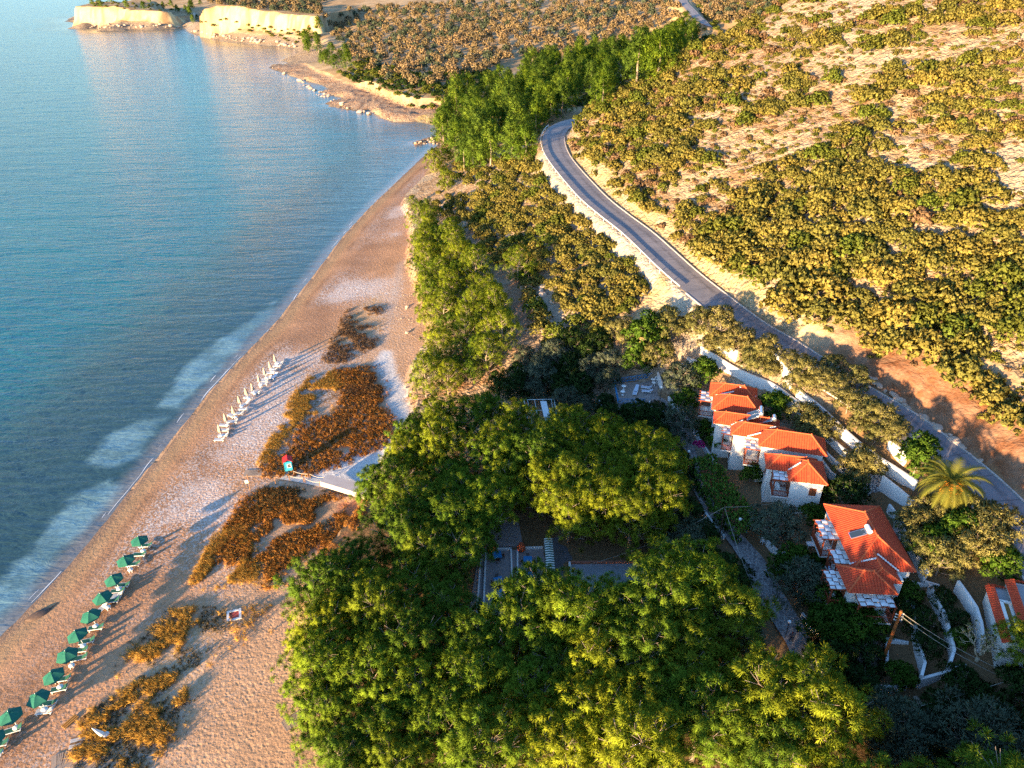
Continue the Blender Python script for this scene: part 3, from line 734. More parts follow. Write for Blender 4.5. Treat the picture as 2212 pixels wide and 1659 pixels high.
SHRUBS = [build_bush(400+i, 1.9, 2.3+.2*(i % 3), 11, 17, 13, (L_MAQ, L_MAQ, L_MAQ2, L_MAQ, L_MAQ, L_DRY)[i], (.36, .20)) for i in range(6)]
GSHRUBS = [build_bush(440+i, 1.5, 1.7, 10, 16, 16, (L_GARD, L_DARK, L_MAQ2)[i], (.26, .17)) for i in range(3)]
FAROL = [build_bush(470+i, 2.9, 4.6, 10, 11, 9, (L_OLF, L_OLF, L_OLIVEG)[i], (.75, .42), 1., 'olive_tree') for i in range(3)]
FSHRUBS = [build_bush(480+i, 2.6, 2.5, 9, 10, 9, (L_MAQ2, L_DARK)[i], (.70, .40)) for i in range(2)]
taken = []
def tree(name, proto, P, s, rz, label, cat, group, sink=.1):
    crown, trunk, H = proto
    e = empty(name, (P[0], P[1], P[2]-sink), rz); e.scale = (s, s, s*random.uniform(.92, 1.08)); tag(e, label, cat, group)
    link('trunk', trunk, e); link('crown', crown, e); return e
def bush(name, me, P, s, rz, label, cat, group, sq=1., sink=.12):
    o = bpy.data.objects.new(name, me); COL.objects.link(o); o.location = (P[0], P[1], P[2]-sink); o.rotation_euler = (0, 0, rz); o.scale = (s, s, s*sq); tag(o, label, cat, group); return o
def scatter(poly, space, lift, tries=4000, seed=1, keep=None, jit=.35, cap=999, ok=None):
    """points of the ground under a canopy outline (pixels), no two nearer than space metres"""
    rnd = random.Random(seed); out = []
    x0 = min(p[0] for p in poly); x1 = max(p[0] for p in poly); y0 = min(p[1] for p in poly); y1 = max(p[1] for p in poly)
    pts = [(rnd.uniform(x0, x1), rnd.uniform(y0, y1)) for _ in range(tries)]
    a = np.array(pts); a = a[inpoly(a[:, 0], a[:, 1], poly)]
    for px, py in a:
        P = on(px, py, lift)
        sp = space*(1+jit*(rnd.random()-.5))
        if ok and not ok(P, px, py): continue
        if all((P[0]-q[0])**2+(P[1]-q[1])**2 > sp*sp for q in out): out.append(P)
        if len(out) >= cap: break
    return out
def clear_road(P, m=6.): return min((P[0]-q[0])**2+(P[1]-q[1])**2 for q in ROAD[::2]) > m*m
rr = random.Random(5)
# ---- the grove between the beach and the villas
GROVE_A = [(690,1659),(705,1530),(690,1450),(690,1300),(730,1215),(815,1150),(825,1060),(890,935),(960,895),(1080,885),(1140,940),(1165,1010),(1085,1090),(1005,1160),(985,1220),(1000,1300),(1050,1345),(1130,1310),(1190,1290),(1270,1325),(1370,1275),(1520,1275),(1590,1320),(1570,1410),(1640,1510),(1790,1530),(1830,1659)]
GROVE_B = [(1190,950),(1240,915),(1320,930),(1410,940),(1430,1010),(1440,1090),(1400,1130),(1300,1120),(1200,1110),(1160,1040)]
for P in scatter(GROVE_A, 5.1, 6.0, 5000, 3):
    east = smooth(np.array(P[0]), 5, 18)
    tree('pine_tree', rr.choice(PINES), P, rr.uniform(.85, 1.08)+.24*float(east), rr.uniform(0, 6.3), 'dense green pine in the grove between the beach and the villas', 'pine tree', 'pines of the grove behind the beach')
for P in scatter(GROVE_B, 4.3, 5.6, 3000, 4):
    tree('pine_tree', rr.choice(YPINES), P, rr.uniform(.8, 1.0), rr.uniform(0, 6.3), 'yellow-green pine standing between the pergola and the lamp-lined stone path', 'pine tree', 'yellow-green pines beside the pergola')
# the grove goes on behind the camera: what shades the villas
for x, y in [(30,34),(36,31),(42,33),(48,30),(54,34),(33,25),(40,24),(47,22),(26,22),(20,16)]:
    P = (x, y, float(height(x, max(y, 36)))); tree('pine_tree', rr.choice(PINES), P, rr.uniform(1.25, 1.5), rr.uniform(0, 6.3), 'dense green pine in the grove between the beach and the villas', 'pine tree', 'pines of the grove behind the beach')
# ---- pines at the foot of the slope, along the back of the beach
ZC = [(915,835),(905,790),(960,740),(915,660),(895,580),(905,520),(930,470),(985,500),(1010,560),(1050,620),(1095,700),(1080,760),(1010,800),(965,845)]
for P in scatter(ZC, 4.0, 3.2, 3000, 6):
    tree('pine_tree', rr.choice(SPINES), P, rr.uniform(.75, 1.2), rr.uniform(0, 6.3), 'bushy low pine at the foot of the slope along the back of the beach', 'pine tree', 'pines at the foot of the slope')
for px, py, s in [(905,480,1.2),(925,460,1.0),(940,365,1.3),(960,350,1.2),(890,432,.6),(1120,590,1.2),(965,395,.9)]:
    tree('pine_tree', rr.choice(SPINES), on(px, py, 2.5), s, rr.uniform(0, 6.3), 'bushy low pine at the foot of the slope along the back of the beach', 'pine tree', 'pines at the foot of the slope')
# ---- the valley behind the road bend
ZE = [(955,345),(950,300),(965,232),(1000,205),(1060,180),(1090,158),(1160,138),(1260,112),(1340,98),(1400,92),(1480,50),(1510,62),(1500,95),(1420,140),(1340,180),(1260,230),(1195,250),(1185,290),(1120,325),(1070,340),(1000,350)]
for P in scatter(ZE, 6.9, 5.0, 8000, 8, cap=165, ok=lambda P, x, y: clear_road(P, 8)):
    tree('pine_tree', rr.choice(VPINES), P, rr.uniform(1.05, 1.5), rr.uniform(0, 6.3), 'tall pointed pine in the valley wood behind the road bend', 'pine tree', 'pines of the valley wood')
ZF = [(655,75),(690,40),(705,70),(700,100),(740,110),(790,125),(770,140),(700,135),(660,110)]
for P in scatter(ZF, 9.5, 5., 900, 9, cap=18):
    tree('pine_tree', rr.choice(VPINES), P, rr.uniform(.8, 1.1), rr.uniform(0, 6.3), 'pine near the far rocky shore beside the pale cliff', 'pine tree', 'pines beside the far cliffs')
for P in scatter([(385,0),(432,0),(430,40),(405,60),(380,30)], 12., 5., 500, 10, cap=9)+scatter([(180,0),(380,0),(385,20),(300,18),(180,12)], 20., 3., 300, 11, cap=10):
    tree('pine_tree', VPINES[1], P, rr.uniform(.7, 1.0), rr.uniform(0, 6.3), 'dark pine on top of the headland between the two pale cliffs', 'pine tree', 'dark pines of the headland')
# ---- maquis on the slope below the road
ZG = [(1040,420),(1100,370),(1150,320),(1180,290),(1192,360),(1215,400),(1240,440),(1320,505),(1400,575),(1385,640),(1330,680),(1290,740),(1180,740),(1140,640),(1120,560),(1060,560),(1020,480)]
GAP = [polyW([(1150,640),(1130,600),(1190,640),(1230,700),(1190,720)], 12), polyW([(1380,640),(1440,600),(1440,660),(1340,690)], 18)]
def slope_ok(P, x, y):
    return clear_road(P, 6.5) and not any(bool(inpoly(np.array(P[0]), np.array(P[1]), g)) for g in GAP)
n_sl = 0
for P in scatter(ZG, 2.5, 1.2, 7000, 12, ok=slope_ok, cap=230):
    bush('slope_shrub', rr.choice(SHRUBS[:5]), P, rr.uniform(.65, 1.35), rr.uniform(0, 6.3), 'rounded olive-green shrub on the slope between the road bend and the beach', 'shrub', 'shrubs on the slope below the road', rr.uniform(.8, 1.15))
# ---- hillside above the road
def hill_scatter():
    rnd = random.Random(21); pts = []
    cells = {}
    for _ in range(26000):
        x = rnd.uniform(18, 150); y = rnd.uniform(62, 285)
        z = float(height(x, y)); px, py = project((x, y, z+1))
        if not (1150 < px < 2330 and -60 < py < 1250): continue
        if y > 240 and (x < 24+(y-240)*.15 or z < 20): continue
        j = min(range(0, len(ROAD), 3), key=lambda k: (ROAD[k][0]-x)**2+(ROAD[k][1]-y)**2); q = ROAD[j]
        if x < q[0]+3 and y < 240: continue
        d2 = math.hypot(q[0]-x, q[1]-y)
        if d2 < (5.8 if y > 112 else 9.0): continue
        dens = vnoise(np.array(x/13.), np.array(y/13.), 5)*.6+vnoise(np.array(x/5.), np.array(y/5.), 6)*.4
        low = math.exp(-d2/28)  # thicker towards the road
        thr = .53-.30*low-(.07 if y < 125 else 0)
        if dens < thr: continue
        s = rnd.uniform(.45, 1.15)+(.85*max(0, (1-d2/55)) if y < 150 else .12)
        sp = 1.75*s+.45
        cx, cy_ = int(x/4), int(y/4)
        if any((x-a)**2+(y-b)**2 < (.5*(sp+c))**2*1.2 for i in (-1, 0, 1) for k in (-1, 0, 1) for a, b, c in cells.get((cx+i, cy_+k), ())): continue
        cells.setdefault((cx, cy_), []).append((x, y, sp))
        dist = math.sqrt(x*x+y*y+(z-CAMZ)**2); pts.append((s/dist if (0 < px < 2212 and py > 0) else 0, x, y, z, s))
    pts.sort(reverse=True); return pts
HS = hill_scatter()

for i, (_, x, y, z, s) in enumerate(HS[:300]):
    k = rr.random(); me = SHRUBS[2] if k < .16 else SHRUBS[5] if k > .95 and s < 1 else rr.choice(SHRUBS[:2]+SHRUBS[3:5])
    bush('hillside_shrub', me, (x, y, z), s*1.12, rr.uniform(0, 6.3), 'olive-green bush on the sunlit rocky hillside above the road', 'shrub', 'bushes on the hillside above the road', rr.uniform(.85, 1.2))
def merged(name, me_list, placements, m_label, cat):
    """the mass of smaller ones of a kind, as one object"""
    bym = {}
    for k, (x, y, z, s) in enumerate(placements): bym.setdefault(k % len(me_list), []).append((x, y, z, s))
    Vs = []; Ns = []; Ts = []; mi = []; mats = []
    for q, me in enumerate(me_list):
        if q not in bym: continue
        n = len(me.vertices); co = np.empty(n*3, np.float32); me.vertices.foreach_get('co', co); co = co.reshape(-1, 3)
        nn = np.empty(len(me.corner_normals)*3, np.float32); me.corner_normals.foreach_get('vector', nn); nn = nn.reshape(-1, 3)
        tt = np.empty(n, np.float32); me.attributes['tint'].data.foreach_get('value', tt)
        for x, y, z, s in bym[q]:
            a = rr.uniform(0, 6.3); M = np.array([[math.cos(a), -math.sin(a), 0], [math.sin(a), math.cos(a), 0], [0, 0, 1]])
            Vs.append(co@M.T*s+np.array([x, y, z-.12])); Ns.append(nn@M.T); Ts.append(np.clip(tt+rr.uniform(-.25, .2), 0, 1)); mi.append(np.full(n//4, q))
        mats.append(me.materials[0])
    me = tri_mesh(name, np.concatenate(Vs), 4, [m.materials[0] for m in me_list], np.concatenate(Ns))
    me.polygons.foreach_set('material_index', np.concatenate(mi).astype(np.int32))
    a = me.attributes.new('tint', 'FLOAT', 'POINT'); a.data.foreach_set('value', np.concatenate(Ts))
    o = link(name, me); tag(o, m_label, cat, kind='stuff'); return o
SMALLB = [build_bush(500+i, 1.7, 1.9, 9, 9, 9, (L_MAQ, L_MAQ2, L_MAQ, L_DRY)[i], (.5, .28)) for i in range(4)]
rest = [(x, y, z, s*1.1) for _, x, y, z, s in HS[300:]]
rs = random.Random(3)
for _ in range(5200):
    x = rs.uniform(18, 140); y = rs.uniform(75, 244)
    if HS and (lambda q: x > q[0]+7.5)(min(ROAD[::4], key=lambda q: (q[0]-x)**2+(q[1]-y)**2)): rest.append((x, y, float(height(x, y)), rs.uniform(.16, .55)))
merged('hillside_undergrowth', SMALLB, rest, 'low scrub and small bushes covering the rocky hillside', 'undergrowth')
for P in scatter([(945,350),(1010,345),(1100,330),(1180,285),(1192,330),(1150,345),(1100,385),(1040,430),(1020,490),(965,470),(935,440),(950,400)], 2.7, 1.2, 2500, 31, ok=lambda P, x, y: clear_road(P, 6), cap=70):
    bush('slope_shrub', rr.choice(SHRUBS[:5]), P, rr.uniform(.6, 1.25), rr.uniform(0, 6.3), 'rounded olive-green shrub on the slope between the road bend and the beach', 'shrub', 'shrubs on the slope below the road', rr.uniform(.8, 1.15))
for P in scatter([(1235,255),(1320,200),(1400,160),(1500,100),(1560,74),(1600,72),(1680,22),(1730,-8),(1640,-8),(1580,40),(1600,80),(1510,112),(1420,170),(1330,225),(1250,268)], 4.2, 1., 3000, 32, ok=lambda P, x, y: clear_road(P, 7) and min((P[0]-q[0])**2+(P[1]-q[1])**2 for q in FAR_ROAD) > 40, cap=110):
    bush('spur_shrub', rr.choice(SHRUBS[:4]), P, rr.uniform(.9, 1.7), rr.uniform(0, 6.3), 'olive-green bush on the saddle between the valley wood and the hillside', 'shrub', 'bushes on the saddle behind the hill', rr.uniform(.8, 1.1))
for P in scatter([(1440,0),(1700,-8),(1600,75),(1480,110),(1420,130),(1240,240),(1230,225),(1400,130),(1490,80)], 5., 1., 2500, 33, ok=lambda P, x, y: P[1] > 262 and clear_road(P, 7) and min((P[0]-q[0])**2+(P[1]-q[1])**2 for q in FAR_ROAD) > 45, cap=150):
    bush('valley_shrub', rr.choice(FSHRUBS+SHRUBS[:1]), P, rr.uniform(.7, 1.3), rr.uniform(0, 6.3), 'bush on the far valley side around the distant piece of road', 'shrub', 'bushes around the distant road', rr.uniform(.8, 1.2))
# ---- olive grove beyond the valley
ZO = [(700,35),(760,20),(900,8),(1100,2),(1480,-8),(1476,30),(1380,70),(1240,108),(1100,130),(1010,165),(920,185),(840,170),(780,135),(720,75)]
def ol_ok(P, x, y):
    return P[1] > 300 and fbm(np.array(P[0]), np.array(P[1]), 18, 91, 2) > -.17 and min((P[0]-q[0])**2+(P[1]-q[1])**2 for q in FAR_ROAD) > 60
OL = scatter(ZO, 8.4, 2., 9000, 14, ok=ol_ok, cap=1500)+scatter([(440,0),(700,0),(690,30),(560,18),(470,8)], 7.5, 2., 1200, 15)+scatter([(1500,0),(1700,0),(1660,20),(1590,55),(1530,40)], 6, 1.5, 500, 16, ok=lambda P, x, y: P[1] > 280)
OL.sort(key=lambda P: P[1]); print('olives', len(OL))
for P in OL[:300]:
    bush('olive_tree', rr.choice(FAROL[:2]) if rr.random() < .8 else FAROL[2], P, rr.uniform(.95, 1.45), rr.uniform(0, 6.3), 'greyish olive tree in the big grove beyond the valley wood', 'olive tree', 'olive trees of the far grove')
merged('olive_grove', FAROL, [(P[0], P[1], P[2], rr.uniform(.95, 1.4)) for P in OL[300:]], 'far rows of olive trees merging into one mass up the slope', 'grove')
# ---- dark coastal scrub between the olives and the rocks
ZS = [(720,150),(800,128),(900,165),(1000,150),(1070,150),(1060,185),(970,225),(900,232),(850,205),(800,185),(745,170)]
for P in scatter(ZS, 4.2, 1., 3500, 17, cap=170):
    bush('coastal_shrub', rr.choice(FSHRUBS), P, rr.uniform(.7, 1.25), rr.uniform(0, 6.3), 'dark green bush between the far rocky shore and the olive grove', 'shrub', 'bushes above the far rocky shore', rr.uniform(.8, 1.2))
for P in scatter([(440,20),(480,40),(560,55),(640,62),(690,50),(690,85),(640,92),(560,70),(470,60),(432,60)], 8., 1., 900, 18, cap=42)+scatter([(190,2),(380,8),(390,24),(300,20),(200,14)], 8, 1, 700, 19, cap=40):
    bush('cliff_shrub', FSHRUBS[0], P, rr.uniform(.5, 1.0), rr.uniform(0, 6.3), 'green bush clinging to the far pale cliffs and their tops', 'shrub', 'bushes on the far cliffs')
# ------------------------------------------------------------------ buildings
TILE = mottled('terracotta_tiles', (.46, .048, .020), (.56, .085, .028), 2.5, .7, .015, 9)
RIDGE = mottled('ridge_tiles', (.60, .13, .045), (.50, .09, .03), 3., .75)
PLASTER = mottled('white_plaster', (.80, .76, .70), (.70, .66, .60), .5, .9, .01, 10)
WOODR = mottled('red_brown_wood', (.22, .045, .02), (.30, .07, .03), 4, .6)
SHUT = mottled('brown_shutters', (.25, .075, .03), (.18, .05, .02), 6, .6)
CANVAS = mottled('white_canvas', (.74, .73, .72), (.62, .61, .60), 3, .9)
GLASS = mat('dark_glass', (.02, .025, .03), .08, .5)
SLAB = mottled('pale_concrete', (.55, .52, .48), (.45, .42, .39), 1.2, .9, .01, 10)
GREYC = mottled('grey_concrete', (.26, .25, .25), (.34, .33, .33), .8, .9, .01, 10)
PLAST = mat('white_plastic', (.82, .82, .80), .45, .4)
BLUE = mottled('blue_paint', (.03, .19, .42), (.04, .24, .50), 3, .55)
def box_obj(name, c, size, m, parent=None, rz=0.):
    V = []; Fc = []; ca, sa = math.cos(rz), math.sin(rz)
    bx(V, Fc, c, np.array([ca, sa, 0]), np.array([-sa, ca, 0]), ZA, *size)
    return new_obj(name, V, Fc, m, parent)
def tiled(V, Fc, poly, n_up=True, pitch=.33, tl=.46):
    """clay tiles over a planar roof face; poly[0]->poly[1] is the eave"""
    P = [np.array(p, float) for p in poly]
    u = P[1]-P[0]; L = np.linalg.norm(u); u /= L
    nn = np.cross(u, P[-1]-P[0]); nn /= np.linalg.norm(nn)
    if nn[2] < 0: nn = -nn
    v = np.cross(nn, u)
    if v[2] < 0: v = -v
    k = len(V); V += P; Fc.append(tuple(range(k, k+len(P))))
    q = [((p-P[0])@u, (p-P[0])@v) for p in P]
    s0 = min(a for a, b in q); s1 = max(a for a, b in q); n = max(1, int((s1-s0)/pitch)); st = (s1-s0)/n
    for i in range(n):
        s = s0+(i+.5)*st; hits = []
        for j in range(len(q)):
            (a0, b0), (a1, b1) = q[j], q[(j+1) % len(q)]
            if (a0-s)*(a1-s) < 0: hits.append(b0+(b1-b0)*(s-a0)/(a1-a0))
        if len(hits) < 2: continue
        lo, hi = min(hits), max(hits); t = lo-.06; 
        while t < hi-.05:
            e = min(t+tl*1.08, hi); w = st*.44; k = len(V)
            for tt, hh, ww in ((t, .13, 1.06), (e, .085, .9)):
                for du, dn in ((-1, 0.004), (-.55, .8), (.55, .8), (1, 0.004)): V.append(P[0]+u*(s+du*w*ww)+v*tt+nn*(dn*hh+.004))
            Fc += [(k, k+1, k+5, k+4), (k+1, k+2, k+6, k+5), (k+2, k+3, k+7, k+6), (k, k+3, k+2, k+1)]
            t += tl
class Frame:
    def __init__(s, O, deg):
        a = R(deg); s.O = np.array([O[0], O[1], 0.]); s.e1 = np.array([math.cos(a), math.sin(a), 0]); s.e2 = np.array([-math.sin(a), math.cos(a), 0]); s.rz = a
    def __call__(s, a, b, z=0.): return s.O+s.e1*a+s.e2*b+ZA*z
    def box(s, name, a0, a1, b0, b1, z0, z1, m, parent=None):
        V = []; Fc = []; bx(V, Fc, s((a0+a1)/2, (b0+b1)/2, (z0+z1)/2), s.e1, s.e2, ZA, a1-a0, b1-b0, z1-z0); return new_obj(name, V, Fc, m, parent)
    def boxes(s, name, lst, m, parent=None):
        V = []; Fc = []
        for a0, a1, b0, b1, z0, z1 in lst: bx(V, Fc, s((a0+a1)/2, (b0+b1)/2, (z0+z1)/2), s.e1, s.e2, ZA, a1-a0, b1-b0, z1-z0)
        return new_obj(name, V, Fc, m, parent)
def unit(h, f, a0, a1, b0, b1, ez, rise, gz, axis_='a', inset=.4, ends=(1, 1), hip=None):
    """a wing of a house: plastered walls below a hipped tile roof; ends=0 makes a gable end"""
    f.box('wall', a0+inset, a1-inset, b0+inset, b1-inset, gz-1.5, ez-.05, PLASTER, h)
    f.box('eave_board', a0+.1, a1-.1, b0+.1, b1-.1, ez-.16, ez-.03, PLASTER, h)
    if axis_ == 'a':
        w = (b1-b0)/2; hp = w if hip is None else hip; m = (b0+b1)/2
        R0 = f(a0+hp*ends[0], m, ez+rise); R1 = f(a1-hp*ends[1], m, ez+rise)
    else:
        w = (a1-a0)/2; hp = w if hip is None else hip; m = (a0+a1)/2
        R0 = f(m, b0+hp*ends[0], ez+rise); R1 = f(m, b1-hp*ends[1], ez+rise)
    A, B, Cc, D = f(a0, b0, ez), f(a1, b0, ez), f(a1, b1, ez), f(a0, b1, ez)
    V = []; Fc = []
    if axis_ == 'a':
        faces = [(A, B, R1, R0), (Cc, D, R0, R1)]; tri = [(D, A, R0), (B, Cc, R1)]
    else:
        faces = [(B, Cc, R1, R0), (D, A, R0, R1)]; tri = [(A, B, R0), (Cc, D, R1)]
    for p in faces: tiled(V, Fc, p)
    for p, e in zip(tri, ends):
        if e: tiled(V, Fc, p)
        else: k = len(V); V += list(p); Fc.append((k, k+1, k+2))
    ro = new_obj('roof', V, Fc, TILE, h)
    V = []; Fc = []
    caps = [(R0, R1)]
    if axis_ == 'a': caps += ([(A, R0), (D, R0)] if ends[0] else [])+([(B, R1), (Cc, R1)] if ends[1] else [])
    else: caps += ([(A, R0), (B, R0)] if ends[0] else [])+([(Cc, R1), (D, R1)] if ends[1] else [])
    for p, q in caps:
        d = q-p; L = np.linalg.norm(d); n = max(1, int(L/.4))
        if L < .05: continue
        for i in range(n): tube(V, Fc, [p+d*i/n+ZA*.05, p+d*(i+1.08)/n+ZA*.05], [.125, .10], 6)
    for p in (R0, R1): tube(V, Fc, [p, p+ZA*.28], [.12, .07], 6)
    new_obj('ridge_cap', V, Fc, RIDGE, ro)
    return ro
def verge(h, p, q):
    """the scalloped white edge where a lower tile slope meets a higher wall"""
    p = np.array(p); q = np.array(q); d = q-p; L = np.linalg.norm(d); n = int(L/.3); V = []; Fc = []
    for i in range(n): tube(V, Fc, [p+d*i/n, p+d*(i+.55)/n, p+d*(i+1)/n], [.06, .13, .06], 6)
    new_obj('verge', V, Fc, WHITE, h)
def window(h, f, side, t, lo, z0, w, hh, m=None):
    """side: ('a', value, sign) wall plane; t = position along it"""
    ax, val, sg = side
    def B(name, t0, t1, d0, d1, za, zb, mm, par):
        d0, d1 = sorted((val+sg*d0, val+sg*d1))
        return f.box(name, *((d0, d1, t0, t1) if ax == 'a' else (t0, t1, d0, d1)), za, zb, mm, par)
    fr = B('window', t-w/2-.13, t+w/2+.13, -.05, .05, z0-.13, z0+hh+.13, WHITE, h)
    B('shutter', t-w/2, t+w/2, -.02, .085, z0, z0+hh, m or SHUT, fr)
    B('sill', t-w/2-.2, t+w/2+.2, .0, .14, z0-.2, z0-.13, SLAB, fr)
def balcony(h, f, a0, a1, b0, b1, zf, zt, back, nb=4, na=3, roof=True, post_h=None):
    """slab, posts, slatted railing and a pergola roofed with woven strips of canvas; back: the wall side ('a1','b1')"""
    sl = f.box('balcony', a0, a1, b0, b1, zf-.22, zf, PLASTER, h)
    rails = []
    def run(pa, pb):
        pa, pb = np.array(pa), np.array(pb); L = np.linalg.norm(pb-pa); n = max(2, int(L/.15))
        for i in range(n+1):
            c = pa+(pb-pa)*i/n; rails.append((c[0]-.025, c[0]+.025, c[1]-.025, c[1]+.025, zf+.08, zf+.86))
        for za in (.06, .86): rails.append((min(pa[0], pb[0])-.04, max(pa[0], pb[0])+.04, min(pa[1], pb[1])-.04, max(pa[1], pb[1])+.04, zf+za, zf+za+.08))
    e = .07; posts = []
    cs = {'a1': [((a0+e, b0+e), (a0+e, b1-e)), ((a0+e, b0+e), (a1, b0+e)), ((a0+e, b1-e), (a1, b1-e))], 'b1': [((a0+e, b0+e), (a1-e, b0+e)), ((a0+e, b0+e), (a0+e, b1)), ((a1-e, b0+e), (a1-e, b1))]}[back]
    for p, q in cs: run(p, q)
    f.boxes('railing', rails, WOODR, sl)
    pp = [(a0+e, b0+e), (a0+e, b1-e)] if back == 'a1' else [(a0+e, b0+e), (a1-e, b0+e)]
    for p in pp: f.box('post', p[0]-.075, p[0]+.075, p[1]-.075, p[1]+.075, zf, zt, WOODR, sl)
    if back == 'a1': lng = [(a0, b1-.02, b0+.02)]
    beams = []
    if back == 'a1':
        n = nb
        for i in range(n+1):
            b = b0+.1+(b1-b0-.2)*i/n; beams.append((a0-.3, a1, b-.045, b+.045, zt, zt+.12))
        beams.append((a0, a0+.1, b0, b1, zt-.14, zt)); 
        cells = [(a0-.05+(a1-a0)*j/na, a0-.05+(a1-a0)*(j+1)/na, b0+.1+(b1-b0-.2)*i/n, b0+.1+(b1-b0-.2)*(i+1)/n, (i+j) % 2) for i in range(n) for j in range(na)]
    else:
        n = nb
        for i in range(n+1):
            a = a0+.1+(a1-a0-.2)*i/n; beams.append((a-.045, a+.045, b0-.3, b1, zt, zt+.12))
        beams.append((a0, a1, b0, b0+.1, zt-.14, zt))
        cells = [(a0+.1+(a1-a0-.2)*i/n, a0+.1+(a1-a0-.2)*(i+1)/n, b0-.05+(b1-b0)*j/na, b0-.05+(b1-b0)*(j+1)/na, (i+j) % 2) for i in range(n) for j in range(na)]
    f.boxes('pergola_beams', beams, WOODR, sl)
    if roof:
        V = []; Fc = []
        for x0, x1, y0, y1, k in cells:
            # each strip bows over one beam and under the next
            if back == 'a1': ks = [(x0+.02, x1-.02)]; 
            for s in range(6):
                t0, t1 = s/6, (s+1)/6
                hz = [(.135 if k else .06)+(.05 if k else -.05)*math.sin(math.pi*t) for t in (t0, t1)]
                if back == 'a1': c = [f(x0+.02, y0+(y1-y0)*t0, zt+hz[0]), f(x1-.02, y0+(y1-y0)*t0, zt+hz[0]), f(x1-.02, y0+(y1-y0)*t1, zt+hz[1]), f(x0+.02, y0+(y1-y0)*t1, zt+hz[1])]
                else: c = [f(x0+(x1-x0)*t0, y0+.02, zt+hz[0]), f(x0+(x1-x0)*t0, y1-.02, zt+hz[0]), f(x0+(x1-x0)*t1, y1-.02, zt+hz[1]), f(x0+(x1-x0)*t1, y0+.02, zt+hz[1])]
                kk = len(V); V += c; Fc.append((kk, kk+1, kk+2, kk+3))
        new_obj('canvas_strips', V, Fc, CANVAS, sl)
    # a french door behind
    if back == 'a1': f.boxes('balcony_door', [(a1-.06, a1+.05, (b0+b1)/2-1.1, (b0+b1)/2-.15, zf, zf+2.1), (a1-.06, a1+.05, (b0+b1)/2+.15, (b0+b1)/2+1.1, zf, zf+2.1)], SHUT, h)
    else: f.boxes('balcony_door', [((a0+a1)/2-.7, (a0+a1)/2+.5, b1-.06, b1+.05, zf, zf+2.1)], SHUT, h)
    return sl
# ---- the stepped villa
H1 = empty('villa', (36, 90, 7.5)); H1.location = (0, 0, 0); tag(H1, 'long white villa of five stepped wings under red tile roofs with several balconies', 'villa')
fa = Frame((35.7, 87.8), -16); fb = Frame((37.5, 80.2), -12)
unit(H1, fa, -7.6, -.3, 12.3, 16.6, 14.0, 1.5, 7.6, 'a', ends=(1, 1))
unit(H1, fa, -7.0, .4, 8.5, 13.2, 13.9, 1.7, 7.6, 'a')
unit(H1, fa, -6.6, 3.0, 5.0, 8.3, 13.6, 1.25, 7.6, 'a')
unit(H1, fa, -3.9, 5.2, 2.4, 5.9, 13.7, 1.35, 7.5, 'a')
unit(H1, fa, 0.0, 9.2, -.1, 4.4, 14.0, 1.75, 7.5, 'a')
unit(H1, fb, -2.5, 4.6, 2.6, 6.3, 13.25, 1.35, 7.4, 'a')
unit(H1, fb, .2, 5.2, .2, 5.6, 13.4, 1.6, 7.4, 'b')
verge(H1, fb(.3, 2.55, 13.5), fb(1.8, 2.9, 14.8)); verge(H1, fa(-4.0, 5.0, 13.7), fa(-2.4, 5.1, 14.8)); verge(H1, fa(-1.6, 2.4, 13.8), fa(.2, 2.5, 14.7)); verge(H1, fa(.1, 4.4, 14.1), fa(2.2, 3.6, 15.4))
verge(H1, fa(-6.9, 12.6, 14.1), fa(-4.0, 12.6, 15.3)); verge(H1, fa(-3.2, 14.2, 15.4), fa(-.4, 14.0, 14.1))
balcony(H1, fa, -8.9, -6.6, 11.9, 15.2, 10.4, 13.1, 'a1')
balcony(H1, fa, -5.0, -3.5, 2.9, 5.6, 10.4, 13.2, 'a1', 3, 3)
balcony(H1, fa, -1.7, .4, .0, 3.4, 10.4, 13.1, 'a1', 4, 3)
balcony(H1, fb, -1.6, .6, .5, 3.0, 10.3, 12.95, 'a1', 3, 3)
window(H1, fb, ('b', .6, -1), 3.6, 0, 11.1, .95, 1.25); window(H1, fb, ('b', .6, -1), 1.6, 0, 7.9, .9, .9); window(H1, fb, ('b', .6, -1), 4.2, 0, 7.6, .9, 1.0); window(H1, fb, ('a', 4.8, 1), 3.2, 0, 11., 1., 1.2)
window(H1, fa, ('a', -6.2, -1), 6.6, 0, 10.9, .9, 1.3); window(H1, fa, ('a', -6.6, -1), 9.6, 0, 7.8, 1.0, 2.0); window(H1, fb, ('a', -2.1, -1), 5.0, 0, 10.6, .8, 1.2); window(H1, fa, ('a', -3.5, -1), 4.6, 0, 7.7, 1., 1.9); window(H1, fa, ('b', .3, -1), 7.6, 0, 10.8, .9, 1.2)
fb.box('string_course', .58, 4.82, .565, .6, 9.75, 9.85, WHITE, H1)
V = []; Fc = []; tube(V, Fc, [fb(-2.16, 2.9, 13.1), fb(-2.16, 2.9, 7)], [.05, .05], 6); new_obj('downpipe', V, Fc, PLAST, H1)
